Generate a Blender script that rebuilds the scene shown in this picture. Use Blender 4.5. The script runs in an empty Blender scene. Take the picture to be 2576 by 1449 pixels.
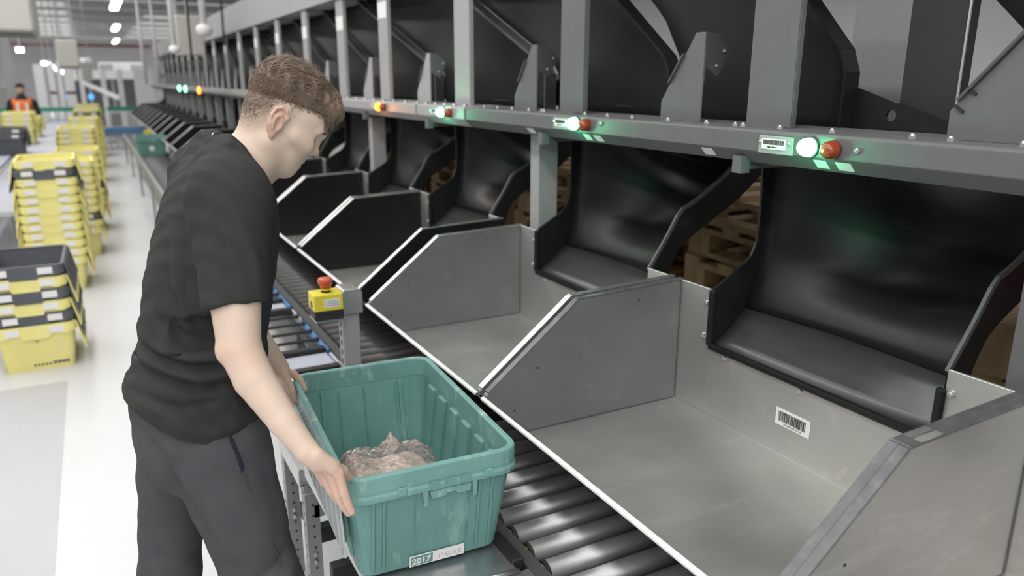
import bpy, math, random
import numpy as np
from mathutils import Vector, Matrix
random.seed(7); rng = np.random.default_rng(7)
H = 1.60                      # lens height above the floor; shapes below are written relative to the lens height
sc = bpy.context.scene
COL = sc.collection
# ------------------------------------------------------------------ camera
F_PX, PIT, YAW, ROL = 1921.27, 0.26557688, 0.49233853, 0.00268759
cd = bpy.data.cameras.new('camera'); cam = bpy.data.objects.new('camera', cd); COL.objects.link(cam)
fw = Vector((math.sin(YAW)*math.cos(PIT), math.cos(YAW)*math.cos(PIT), -math.sin(PIT)))
rt = fw.cross(Vector((0, 0, 1))).normalized(); up = rt.cross(fw)
r2 = rt*math.cos(ROL)+up*math.sin(ROL); u2 = -rt*math.sin(ROL)+up*math.cos(ROL)
M = Matrix((r2, u2, -fw)).transposed().to_4x4(); M.translation = Vector((0, 0, H))
cam.matrix_world = M
cd.sensor_width = 36; cd.lens = F_PX/2576*36; cd.clip_start = .05; cd.clip_end = 200
cd.dof.use_dof = True; cd.dof.focus_distance = 1.72; cd.dof.aperture_fstop = 2.6
sc.camera = cam
# ------------------------------------------------------------------ world, light, exposure
w = bpy.data.worlds.new('world'); sc.world = w; w.use_nodes = True
w.node_tree.nodes['Background'].inputs[0].default_value = (.93, .96, 1, 1)
w.node_tree.nodes['Background'].inputs[1].default_value = .75
def area(name, x, y, z, sx, sy, power, col=(1, .98, .95), rot=(0, 0, 0)):
    l = bpy.data.lights.new(name, 'AREA'); l.shape = 'RECTANGLE'; l.size = sx; l.size_y = sy; l.energy = power; l.color = col
    o = bpy.data.objects.new(name, l); o.location = (x, y, z+H); o.rotation_euler = rot; COL.objects.link(o); return o
area('ceiling_strip_light', -2.6, 4, 2.25, .35, 36, 360)
area('ceiling_strip_light', -.55, 4, 2.25, .35, 34, 560)
area('ceiling_strip_light', .75, 4, 2.25, .25, 14, 80)
area('ceiling_strip_light', -1.6, 38, 2.25, 2.5, 26, 560)
area('ceiling_strip_light', 7.0, 9, 2.2, .8, 24, 420)
area('ceiling_strip_light', -9, 30, 2.2, 3, 50, 1700)  # added fill that brightens the far wall and columns
area('ceiling_strip_light', 4.5, 42, 2.2, 5, 26, 900)  # second added fill for the far background
area('ceiling_strip_light', -1.4, -3.5, 2.25, 2.2, 7, 130)  # added fill behind the lens to brighten the young man
sc.view_settings.view_transform = 'Standard'; sc.view_settings.look = 'None'
sc.view_settings.gamma = 1; sc.view_settings.use_curve_mapping = False
sc.view_settings.exposure = -0.17
# ------------------------------------------------------------------ materials
def mat(name, col, rough=.5, metal=0, var=.0, scale=8, bump=0, bscale=60, spec=.5, emit=None, estr=0, stretch=None, sss=0, trans=0, ior=1.45, rvar=0, coat=0):
    m = bpy.data.materials.new(name); m.use_nodes = True; n = m.node_tree; b = n.nodes['Principled BSDF']
    b.inputs['Base Color'].default_value = (*col, 1); b.inputs['Roughness'].default_value = rough; b.inputs['Metallic'].default_value = metal
    b.inputs['Specular IOR Level'].default_value = spec; b.inputs['IOR'].default_value = ior
    if coat: b.inputs['Coat Weight'].default_value = coat; b.inputs['Coat Roughness'].default_value = .15
    if sss: b.inputs['Subsurface Weight'].default_value = sss; b.inputs['Subsurface Radius'].default_value = (.012, .005, .003); b.inputs['Subsurface Scale'].default_value = 1
    if trans: b.inputs['Transmission Weight'].default_value = trans
    if emit: b.inputs['Emission Color'].default_value = (*emit, 1); b.inputs['Emission Strength'].default_value = estr
    if var or bump or rvar:
        tc = n.nodes.new('ShaderNodeTexCoord'); mp = n.nodes.new('ShaderNodeMapping'); n.links.new(tc.outputs['Object'], mp.inputs[0])
        if stretch: mp.inputs['Scale'].default_value = stretch
    if var or rvar:
        t = n.nodes.new('ShaderNodeTexNoise'); t.inputs['Scale'].default_value = scale; t.inputs['Detail'].default_value = 5; n.links.new(mp.outputs[0], t.inputs[0])
    if var:
        r = n.nodes.new('ShaderNodeMapRange'); r.inputs['To Min'].default_value = 1-var; r.inputs['To Max'].default_value = 1+var
        r.inputs['From Min'].default_value = .25; r.inputs['From Max'].default_value = .75
        n.links.new(t.outputs['Fac'], r.inputs[0])
        mx = n.nodes.new('ShaderNodeMix'); mx.data_type = 'RGBA'; mx.blend_type = 'MULTIPLY'; mx.inputs[0].default_value = 1
        mx.inputs[6].default_value = (*col, 1); n.links.new(r.outputs[0], mx.inputs[7]); n.links.new(mx.outputs[2], b.inputs['Base Color'])
    if rvar:
        r3 = n.nodes.new('ShaderNodeMapRange'); r3.inputs['From Min'].default_value = .3; r3.inputs['From Max'].default_value = .7
        r3.inputs['To Min'].default_value = rough-rvar; r3.inputs['To Max'].default_value = rough+rvar
        n.links.new(t.outputs['Fac'], r3.inputs[0]); n.links.new(r3.outputs[0], b.inputs['Roughness'])
    if bump:
        t2 = n.nodes.new('ShaderNodeTexNoise'); t2.inputs['Scale'].default_value = bscale; t2.inputs['Detail'].default_value = 4
        n.links.new(mp.outputs[0], t2.inputs[0]); bp = n.nodes.new('ShaderNodeBump'); bp.inputs['Strength'].default_value = bump; bp.inputs['Distance'].default_value = .003
        n.links.new(t2.outputs['Fac'], bp.inputs['Height']); n.links.new(bp.outputs[0], b.inputs['Normal'])
    return m
MT = dict(
 floor=mat('white_epoxy', (.66, .66, .675), .42, 0, .05, 1.2, rvar=.08),
 floorline=mat('grey_epoxy', (.50, .50, .52), .45, 0, .05, 1.2),
 ceil=mat('ceiling_deck', (.72, .72, .71), .8, 0, .08, .6),
 wall=mat('white_cladding', (.62, .62, .63), .7, 0, .06, .5),
 whitep=mat('white_paint', (.78, .78, .79), .5),
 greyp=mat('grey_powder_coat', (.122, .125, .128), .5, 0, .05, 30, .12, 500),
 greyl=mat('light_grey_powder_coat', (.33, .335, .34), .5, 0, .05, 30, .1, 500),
 greyd=mat('dark_grey_steel', (.07, .072, .075), .45, 0, .1, 20),
 steel=mat('brushed_stainless', (.53, .525, .51), .42, .8, .07, 5, .04, 90, stretch=(1, 1, 1), rvar=.06),
 steelp=mat('grey_coated_panel', (.19, .19, .193), .42, .35, .12, 5, .05, 70, rvar=.08),
 edge=mat('bare_steel_edge', (.62, .62, .62), .3, .9),
 hem=mat('worn_dark_hem', (.11, .112, .12), .38, .3, .25, 30),
 galv=mat('galvanised_steel', (.55, .56, .57), .33, .9, .15, 25),
 black=mat('black_plastic', (.0105, .011, .0115), .36, 0, .1, 6, .03, 300, spec=.34, rvar=.04),
 blackd=mat('matt_black_sheet', (.0125, .0125, .013), .55, 0, .1, 6, spec=.2),
 blackf=mat('scuffed_black_plastic', (.043, .044, .045), .30, 0, .15, 6, .03, 300, spec=.7, rvar=.05),  # chute plastic lightened, reflected light on the mouth floors put into its colour
 blackg=mat('black_gloss_panel', (.011, .011, .012), .27, 0, .1, 6, spec=.4),  # black stands in for the dark surroundings the far tray sides reflect
 rubber=mat('black_rubber', (.02, .02, .021), .55),
 chrome=mat('polished_roller', (.43, .43, .44), .42, .55, .08, 30, stretch=(1, 12, 12)),
 darkroll=mat('rubber_sleeved_roller', (.055, .052, .05), .42, .1, .2, 30),  # same rollers coloured dark for the tray underside they mirror
 yel=mat('yellow_crate_plastic', (.82, .755, .28), .5, 0, .07, 4, coat=0),
 gry=mat('dark_grey_crate_plastic', (.095, .1, .115), .5, 0, .1, 4),
 tote=mat('green_tote_plastic', (.135, .29, .272), .42, 0, .14, 7, .06, 90, rvar=.08),
 toter=mat('green_tote_rim_plastic', (.165, .335, .315), .42, 0, .14, 9, .06, 90),
 flap=mat('pale_scuffed_flap', (.40, .455, .445), .45, 0, .12, 9),  # tote plastic paled to carry the glare on the hanging lid
 paper=mat('white_label', (.78, .78, .78), .6),
 ink=mat('black_print', (.03, .03, .03), .7),
 inkl=mat('pale_grey_print', (.45, .45, .45), .7),
 inkg=mat('grey_print', (.3, .3, .3), .7),
 ykey=mat('yellow_switch_box', (.75, .63, .06), .4),
 red=mat('red_button', (.56, .10, .05), .35),
 blue=mat('blue_guard', (.09, .21, .44), .4, 0, .1, 10),
 lilac=mat('lilac_belt', (.42, .44, .52), .5),
 greenr=mat('green_rail', (.03, .26, .17), .5),
 redp=mat('red_pipe', (.11, .03, .03), .5),
 orange=mat('hi_vis_orange', (.85, .2, .05), .7),
 cloth=mat('dark_cloth', (.02, .02, .022), .9),
 beige=mat('beige_casing', (.50, .49, .46), .6, 0, .05, 1),
 wood=mat('pallet_wood', (.42, .29, .16), .8, 0, .3, 9, .3, 60, stretch=(.25, 1.6, 1)),
 redw=mat('red_painted_wood', (.42, .05, .03), .7, 0, .3, 9),
 greenl=mat('lit_green_lens', (.2, .9, .5), .3, emit=(.28, 1, .62), estr=7),
 orangel=mat('lit_orange_lens', (.9, .4, .05), .3, emit=(1, .20, .012), estr=10),
 amber=mat('unlit_amber_lens', (.30, .05, .012), .18, spec=.6, coat=.5),
 lamp=mat('lamp_tube', (1, 1, 1), .5, emit=(1, .99, .96), estr=9),
 bluel=mat('blue_beacon', (.1, .4, .9), .5, emit=(.08, .4, 1), estr=1.2),
 skinp=mat('far_skin', (.45, .3, .22), .6),
 shirt=mat('black_cotton', (.037, .037, .037), .92, 0, .10, 14, .35, 900, spec=.2),
 trous=mat('charcoal_jersey', (.076, .076, .084), .95, 0, .10, 18, .35, 900, spec=.2),
 hair=mat('brown_hair', (.15, .108, .079), .5, 0, .35, 60, spec=.4),
 hairt=mat('brown_hair_strands', (.205, .15, .112), .5, 0, .4, 40, spec=.35),
 lash=mat('dark_lashes', (.03, .02, .015), .7),
 eye=mat('eye_white', (.7, .68, .65), .2),
 silver=mat('silver_chain', (.8, .8, .8), .25, 1),
 navy=mat('navy_pocket_lining', (.012, .014, .03), .9),
 shoe=mat('black_trainer', (.03, .03, .03), .7),
)
def film_mat():
    m = bpy.data.materials.new('clear_film'); m.use_nodes = True; n = m.node_tree; n.nodes.clear()
    o = n.nodes.new('ShaderNodeOutputMaterial'); g = n.nodes.new('ShaderNodeBsdfGlossy'); t = n.nodes.new('ShaderNodeBsdfTransparent')
    d = n.nodes.new('ShaderNodeBsdfDiffuse'); d.inputs[0].default_value = (.75, .73, .72, 1)
    g.inputs['Roughness'].default_value = .16; fr = n.nodes.new('ShaderNodeFresnel'); fr.inputs[0].default_value = 1.5
    a = n.nodes.new('ShaderNodeMixShader'); b = n.nodes.new('ShaderNodeMixShader'); b.inputs[0].default_value = .20
    n.links.new(t.outputs[0], b.inputs[1]); n.links.new(d.outputs[0], b.inputs[2])
    n.links.new(fr.outputs[0], a.inputs[0]); n.links.new(b.outputs[0], a.inputs[1]); n.links.new(g.outputs[0], a.inputs[2])
    n.links.new(a.outputs[0], o.inputs[0]); return m
def wear(m, light, amt=.55, sc_=16, st=(1, 1, .25)):     # pale scuffs of its own on worn plastic
    n = m.node_tree; b = n.nodes['Principled BSDF']; src = b.inputs['Base Color'].links[0].from_socket
    tc = n.nodes.new('ShaderNodeTexCoord'); mp = n.nodes.new('ShaderNodeMapping'); mp.inputs['Scale'].default_value = st; n.links.new(tc.outputs['Object'], mp.inputs[0])
    t = n.nodes.new('ShaderNodeTexNoise'); t.inputs['Scale'].default_value = sc_; t.inputs['Detail'].default_value = 9; t.inputs['Roughness'].default_value = .72; n.links.new(mp.outputs[0], t.inputs[0])
    r = n.nodes.new('ShaderNodeMapRange'); r.inputs['From Min'].default_value = .55; r.inputs['From Max'].default_value = .67; r.inputs['To Max'].default_value = amt; n.links.new(t.outputs['Fac'], r.inputs[0])
    x = n.nodes.new('ShaderNodeMix'); x.data_type = 'RGBA'; n.links.new(r.outputs[0], x.inputs[0]); n.links.new(src, x.inputs[6]); x.inputs[7].default_value = (*light, 1); n.links.new(x.outputs[2], b.inputs['Base Color'])
wear(MT['tote'], (.30, .46, .43), .7, 13, (1, 1, .22)); wear(MT['toter'], (.40, .56, .52), .8, 20, (1, 1, .5)); wear(MT['steel'], (.72, .71, .69), .5, 6, (.5, 2.2, 2.2)); wear(MT['steelp'], (.27, .27, .27), .5, 6, (1.2, 1, 1.2))
wear(MT['black'], (.03, .031, .032), .45, 9, (1, .3, 1)); wear(MT['hem'], (.2, .2, .21), .5, 20); wear(MT['yel'], (.72, .69, .42), .35, 9)
MT['film'] = film_mat()
def goods_mat():
    m = mat('brown_wrapped_goods', (.36, .2, .14), .5); n = m.node_tree; b = n.nodes['Principled BSDF']
    tc = n.nodes.new('ShaderNodeTexCoord'); t = n.nodes.new('ShaderNodeTexNoise'); t.inputs['Scale'].default_value = 42; t.inputs['Detail'].default_value = 3; t.inputs['Distortion'].default_value = 2.5
    n.links.new(tc.outputs['Object'], t.inputs[0]); r = n.nodes.new('ShaderNodeValToRGB'); n.links.new(t.outputs['Fac'], r.inputs[0])
    e = r.color_ramp.elements; e[0].position = .33; e[0].color = (.30, .13, .10, 1); e[1].position = .66; e[1].color = (.72, .62, .54, 1)
    x = e.new(.45); x.color = (.52, .34, .28, 1); x = e.new(.55); x.color = (.62, .48, .36, 1)
    n.links.new(r.outputs[0], b.inputs['Base Color']); return m
MT['goods'] = goods_mat()
def skin_mat():
    m = mat('skin', (.6, .42, .32), .5, sss=.12, spec=.35); n = m.node_tree; b = n.nodes['Principled BSDF']
    at = n.nodes.new('ShaderNodeAttribute'); at.attribute_name = 'tint'; sp = n.nodes.new('ShaderNodeSeparateColor'); n.links.new(at.outputs['Color'], sp.inputs[0])
    tc = n.nodes.new('ShaderNodeTexCoord'); t = n.nodes.new('ShaderNodeTexNoise'); t.inputs['Scale'].default_value = 28; n.links.new(tc.outputs['Object'], t.inputs[0])
    a = n.nodes.new('ShaderNodeMix'); a.data_type = 'RGBA'; n.links.new(t.outputs['Fac'], a.inputs[0]); a.inputs[6].default_value = (.62, .485, .40, 1); a.inputs[7].default_value = (.68, .54, .448, 1)
    c = n.nodes.new('ShaderNodeMix'); c.data_type = 'RGBA'; n.links.new(sp.outputs[1], c.inputs[0]); n.links.new(a.outputs[2], c.inputs[6]); c.inputs[7].default_value = (.62, .33, .25, 1)
    # short clipped hair showing the scalp through
    t3 = n.nodes.new('ShaderNodeTexNoise'); t3.inputs['Scale'].default_value = 420; n.links.new(tc.outputs['Object'], t3.inputs[0])
    mm = n.nodes.new('ShaderNodeMath'); mm.operation = 'MULTIPLY_ADD'; n.links.new(t3.outputs['Fac'], mm.inputs[0]); mm.inputs[1].default_value = .9; mm.inputs[2].default_value = .42; mm.use_clamp = True
    m2 = n.nodes.new('ShaderNodeMath'); m2.operation = 'MULTIPLY'; n.links.new(mm.outputs[0], m2.inputs[0]); n.links.new(sp.outputs[0], m2.inputs[1])
    d = n.nodes.new('ShaderNodeMix'); d.data_type = 'RGBA'; n.links.new(m2.outputs[0], d.inputs[0]); n.links.new(c.outputs[2], d.inputs[6]); d.inputs[7].default_value = (.185, .135, .10, 1)
    l = n.nodes.new('ShaderNodeMix'); l.data_type = 'RGBA'; n.links.new(sp.outputs[2], l.inputs[0]); n.links.new(d.outputs[2], l.inputs[6]); l.inputs[7].default_value = (.45, .2, .17, 1)
    n.links.new(l.outputs[2], b.inputs['Base Color']); return m
MT['skin'] = skin_mat()
# ------------------------------------------------------------------ builders
class MB:
    def __init__(s): s.v = []; s.f = []
    def add(s, vs, fs):
        o = len(s.v); s.v += [tuple(map(float, p)) for p in vs]; s.f += [tuple(i+o for i in f) for f in fs]; return s
    def box(s, lo, hi):
        x0, y0, z0 = lo; x1, y1, z1 = hi
        return s.add([(x0,y0,z0),(x1,y0,z0),(x1,y1,z0),(x0,y1,z0),(x0,y0,z1),(x1,y0,z1),(x1,y1,z1),(x0,y1,z1)],
                     [(0,3,2,1),(4,5,6,7),(0,1,5,4),(1,2,6,5),(2,3,7,6),(3,0,4,7)])
    def bar(s, a, b, w, h, upv=(0, 0, 1)):
        a, b = Vector(a), Vector(b); d = (b-a).normalized(); u = Vector(upv); sdir = d.cross(u)
        if sdir.length < 1e-5: sdir = d.cross(Vector((1, 0, 0)))
        sdir.normalize(); u = sdir.cross(d); vs = []
        for p in (a, b):
            for i, j in ((-1,-1),(1,-1),(1,1),(-1,1)): vs.append(p+sdir*(i*w/2)+u*(j*h/2))
        return s.add(vs, [(0,1,2,3),(7,6,5,4),(0,4,5,1),(1,5,6,2),(2,6,7,3),(3,7,4,0)])
    def prism(s, poly, ax, a, b):        # poly of 2-D points in the other two axes, extruded along ax from a to b
        n = len(poly); vs = []
        for t in (a, b):
            for p, q in poly: vs.append({'x': (t, p, q), 'y': (p, t, q), 'z': (p, q, t)}[ax])
        return s.add(vs, [tuple(range(n))[::-1], tuple(range(n, 2*n))]+[(i, (i+1) % n, n+(i+1) % n, n+i) for i in range(n)])
    def tube(s, pts, r, n=8, caps=True):
        pts = [Vector(p) for p in pts]; rr = r if isinstance(r, (list, tuple)) else [r]*len(pts); vs = []; ref = None
        for i, p in enumerate(pts):
            d = (pts[min(i+1, len(pts)-1)]-pts[max(i-1, 0)]).normalized()
            if ref is None:
                ref = d.cross(Vector((0, 0, 1)))
                if ref.length < 1e-3: ref = d.cross(Vector((1, 0, 0)))
            ref = (ref-d*ref.dot(d)).normalized(); b = d.cross(ref)
            for k in range(n): vs.append(p+(ref*math.cos(2*math.pi*k/n)+b*math.sin(2*math.pi*k/n))*rr[i])
        fs = [(i*n+k, i*n+(k+1) % n, (i+1)*n+(k+1) % n, (i+1)*n+k) for i in range(len(pts)-1) for k in range(n)]
        if caps: fs += [tuple(range(n))[::-1], tuple(range((len(pts)-1)*n, len(pts)*n))]
        return s.add(vs, fs)
    def grid(s, G):                      # G[i][j] points
        n, m = len(G), len(G[0])
        return s.add([p for r in G for p in r], [(i*m+j, i*m+j+1, (i+1)*m+j+1, (i+1)*m+j) for i in range(n-1) for j in range(m-1)])
    def rings(s, R, closed_ends=(True, True)):
        n = len(R[0]); fs = [(i*n+k, i*n+(k+1) % n, (i+1)*n+(k+1) % n, (i+1)*n+k) for i in range(len(R)-1) for k in range(n)]
        if closed_ends[0]: fs.append(tuple(range(n))[::-1])
        if closed_ends[1]: fs.append(tuple(range((len(R)-1)*n, len(R)*n)))
        return s.add([p for r in R for p in r], fs)
    def ball(s, c, r, n=10, m=7, sx=(1, 1, 1)):
        R = []
        for i in range(m+1):
            a = math.pi*i/m; q = max(math.sin(a), .02)
            R.append([(c[0]+r*sx[0]*q*math.cos(2*math.pi*k/n), c[1]+r*sx[1]*q*math.sin(2*math.pi*k/n), c[2]-r*sx[2]*math.cos(a)) for k in range(n)])
        return s.rings(R)
    def xf(s, fn): s.v = [tuple(fn(Vector(p))) for p in s.v]; return s
    def build(s, name, m, parent=None, bevel=0, smooth=False, solid=0, kind=None, seg=1):
        if parent is not None:
            o3 = parent.get('_o'); base = Vector(o3)
        else: base = Vector((0, 0, -H))
        me = bpy.data.meshes.new(name); me.from_pydata([tuple(Vector(p)-base) if parent is not None else (p[0], p[1], p[2]+H) for p in s.v], [], s.f)
        me.materials.append(MT[m] if isinstance(m, str) else m)
        o = bpy.data.objects.new(name, me); COL.objects.link(o)
        if parent is not None: o.parent = parent; o['_o'] = tuple(base)
        else: o['_o'] = (0, 0, -H)
        if smooth:
            for p in me.polygons: p.use_smooth = True
        if solid:
            q = o.modifiers.new('solid', 'SOLIDIFY'); q.thickness = solid; q.offset = 0
        if bevel:
            q = o.modifiers.new('bevel', 'BEVEL'); q.width = bevel; q.segments = seg; q.limit_method = 'ANGLE'; q.angle_limit = .6
        if kind: o['kind'] = kind
        return o
def tag(o, label, cat, group=None, kind=None):
    o['label'] = label; o['category'] = cat
    if group: o['group'] = group
    if kind: o['kind'] = kind
    return o
def thing(name, label, cat, loc, group=None):
    o = bpy.data.objects.new(name, None); o.empty_display_size = .1; COL.objects.link(o)
    o.location = (loc[0], loc[1], loc[2]+H); o['_o'] = tuple(loc); return tag(o, label, cat, group)
def struct(name, mb, m, **k): o = mb.build(name, m, **k); o['kind'] = 'structure'; return o
def dup(root, loc, label=None, rotz=0, swap=None, group=None):
    def cp(o, par):
        c = o.copy(); COL.objects.link(c)
        if par is not None: c.parent = par
        if swap and c.type == 'MESH' and o.data.materials and o.data.materials[0].name in swap: c.data = swap_mesh(o.data, swap[o.data.materials[0].name])
        for ch in kids.get(o.name, []): cp(ch, c)
        return c
    kids = {}
    def walk(o):
        kids[o.name] = list(o.children)
        for ch in o.children: walk(ch)
    walk(root); r = cp(root, None)
    r.location = (loc[0], loc[1], loc[2]+H); r['_o'] = tuple(loc); r.rotation_euler = (0, 0, rotz)
    if label: r['label'] = label
    if group: r['group'] = group
    return r
_sw = {}
def swap_mesh(me, m):
    k = (me.name, m)
    if k not in _sw:
        c = me.copy(); c.materials.clear(); c.materials.append(MT[m]); _sw[k] = c
    return _sw[k]
ORD = ['first', 'second', 'third', 'fourth', 'fifth', 'sixth', 'seventh', 'eighth', 'ninth', 'tenth', 'eleventh', 'twelfth', 'thirteenth', 'fourteenth', 'fifteenth', 'sixteenth', 'seventeenth', 'eighteenth', 'nineteenth', 'twentieth', 'twenty-first', 'twenty-second', 'twenty-third', 'twenty-fourth', 'twenty-fifth', 'twenty-sixth', 'twenty-seventh', 'twenty-eighth', 'twenty-ninth', 'thirtieth']
# ------------------------------------------------------------------ the building
struct('floor', MB().box((-16, -14, -1.75), (13, 62, -1.6)), 'floor')
struct('ceiling', MB().box((-16, -14, 2.45), (13, 62, 2.6)), 'ceil')
struct('wall_far', MB().box((-16, 60, -1.6), (13, 60.3, 2.45)), 'wall')
struct('wall_left', MB().box((-15.9, -14, -1.6), (-15.6, 60, 2.45)), 'wall')
struct('wall_right', MB().box((12.6, -14, -1.6), (12.9, 60, 2.45)), 'wall')
struct('trim_1', MB().box((-.66, -2, -1.6), (-.30, 4.6, -1.5985)), 'floorline')
# ------------------------------------------------------------------ sorting trays along the front of the machine
SIDE = [(.938, -.925), (.812, -.812), (.815, -.797), (.83, -.785), (1.085, -.580), (1.105, -.570), (1.135, -.566), (1.463, -.560), (1.455, -.925)]
def make_tray(y0, y1, pm, label, screws=True, near=True, em='edge'):
    t = thing('sorting_tray', label, 'tray', (.81, y0, -.925), 'open trays in a row under the chutes')
    W = y1-y0
    MB().box((.935, y0, -.932), (1.458, y1, -.925)).build('floor_panel', 'steel', t)
    n0, n1 = (y0+.12 if abs(y0-.7) > .01 else y0+.15), y1-.131
    rear = [(y0+.018, -.925), (y1, -.925), (y1, -.558), (n1, -.558), (n1, -.716), (n0, -.716), (n0, -.558), (y0+.018, -.558)]
    MB().prism(rear, 'x', 1.452, 1.460).build('rear_panel', 'steel', t, bevel=.001)
    MB().prism(SIDE, 'y', y1-.004, y1+.014).build('side_panel', pm, t, bevel=.0025, seg=2)
    MB().prism(SIDE, 'y', y0, y0+.018).build('side_panel', pm, t, bevel=.0025, seg=2)
    for yy in ((y1-.005, y1+.015), (y0-.001, y0+.019)):
        a, b = (yy[0]+yy[1])/2, yy[1]-yy[0]
        MB().bar((.822, a, -.790), (1.095, a, -.572), b, .006).bar((1.095, a, -.571), (1.46, a, -.557), b, .005).build('edge_hem', em, t, bevel=.0015)
    MB().prism([(.803, -.803), (.808, -.798), (.940, -.925), (.940, -.932), (.935, -.932)], 'y', y0, y1).build('front_lip', 'steel', t)
    MB().box((.800, y0, -.806), (.812, y1, -.797)).build('lip_strip', 'paper' if em == 'x' else 'whitep', t, bevel=.002)
    # raised seam where the floor folds up to the rear panel
    MB().box((1.446, y0+.02, -.925), (1.452, y1-.004, -.921)).build('floor_seam', 'edge', t)
    if pm != 'blackg':
        MB().box((1.449, y1-.007, -.925), (1.4525, y1-.004, -.56)).build('corner_seam', 'hem', t)
        MB().box((.94, y1-.0075, -.925), (1.449, y1-.004, -.9235)).build('floor_joint', 'hem', t)
    if screws:
        me = None
        for (yy, zz) in ((n1+.016, -.60), (n1+.021, -.696), (n1-.066, -.735), (n1-.33, -.736), (n0-.015, -.605)):
            b = MB().tube([(1.452, yy, zz), (1.446, yy, zz)], [.0085, .0075], 8).tube([(1.446, yy, zz), (1.442, yy, zz)], [.005, .004], 6)
            b.build('screw', 'edge', t)
        for (x, z) in ((.90, -.855), (.97, -.745), (1.30, -.60)): MB().tube([(x, y1-.0035, z), (x, y1-.0048, z)], .0035, 8).build('bolt_hole', 'ink', t)
    return t
TR = [make_tray(-.28, .687, 'steel', 'nearest grey steel tray, cut by the right corner of the picture', em='hem'),
      make_tray(.702, 1.666, 'steelp', 'large grey steel tray with a barcode label on its back panel', em='hem'),
      make_tray(1.70, 2.64, 'steelp', 'grey steel tray with a shaded floor beside the emergency stop post'),
      make_tray(2.80, 3.72, 'blackg', 'black sided tray with thin green reflections, just beyond the double partition')]
TR[0].children[2].data.materials[0] = MT['steel']
b = MB().box((1.4505, 1.163, -.848), (1.4515, 1.271, -.803)); lb = b.build('barcode_label', 'paper', TR[1])
b = MB(); y = 1.262; r_ = random.Random(3)
while y > 1.178:
    wd = r_.choice((.0008, .0008, .0016, .0024)); b.box((1.4498, y-wd, -.836), (1.4505, y, -.810)); y -= wd+r_.choice((.001, .0012, .002))
b.build('barcode', 'ink', lb)
b = MB()
for k in range(11): b.box((1.4498, 1.243-k*.0052-.0034, -.8435), (1.4505, 1.243-k*.0052, -.8395))
b.build('printed_code', 'inkg', lb)
for k in range(18):
    y0 = 3.76+.98*k
    lab = ('black sided tray behind the young man, %s beyond the tray with green reflections' % ORD[k])
    if k == 0: T4 = make_tray(y0, y0+.94, 'blackg', lab)
    elif k == 1: T5 = make_tray(y0, y0+.94, 'blackg', lab, screws=False)
    else: dup(T5, (.81, y0, -.925), lab)
YS = [-.28, .73, 1.70, 2.80]+[3.76+.98*k for k in range(18)]
WD = [.97, .936, .94, .92]+[.94]*18
# ------------------------------------------------------------------ curved black chutes pouring into the trays
LP = [(1.462, -.716), (1.575, -.627), (1.598, -.535), (1.612, -.44), (1.62, -.32), (1.622, -.2), (1.632, -.125)]
RP = [(1.462, -.700), (1.52, -.60), (1.575, -.51), (1.70, -.43), (1.82, -.36), (1.96, -.24), (2.03, -.135)]
LF = [(1.458, -.716), (1.458, -.556), (1.568, -.492), (1.596, -.45), (1.603, -.42), (1.606, -.32), (1.6, -.2), (1.6, -.125)]
RF = [(1.458, -.716), (1.462, -.567), (1.53, -.467), (1.578, -.391), (1.632, -.364), (1.755, -.285), (1.89, -.18), (1.95, -.13)]
def spline(P, n):
    P = np.array(P, float); t = np.r_[0, np.cumsum(np.linalg.norm(np.diff(P, axis=0), axis=1))]; t /= t[-1]
    Q = np.vstack([2*P[0]-P[1], P, 2*P[-1]-P[-2]]); out = []
    for u in np.linspace(0, 1, n):
        i = min(np.searchsorted(t, u, 'right')-1, len(P)-2); s = (u-t[i])/(t[i+1]-t[i]); a, b, c, d = Q[i], Q[i+1], Q[i+2], Q[i+3]
        out.append(.5*((2*b)+(c-a)*s+(2*a-5*b+4*c-d)*s*s+(3*b-a-3*c+d)*s**3))
    return np.array(out)
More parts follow.
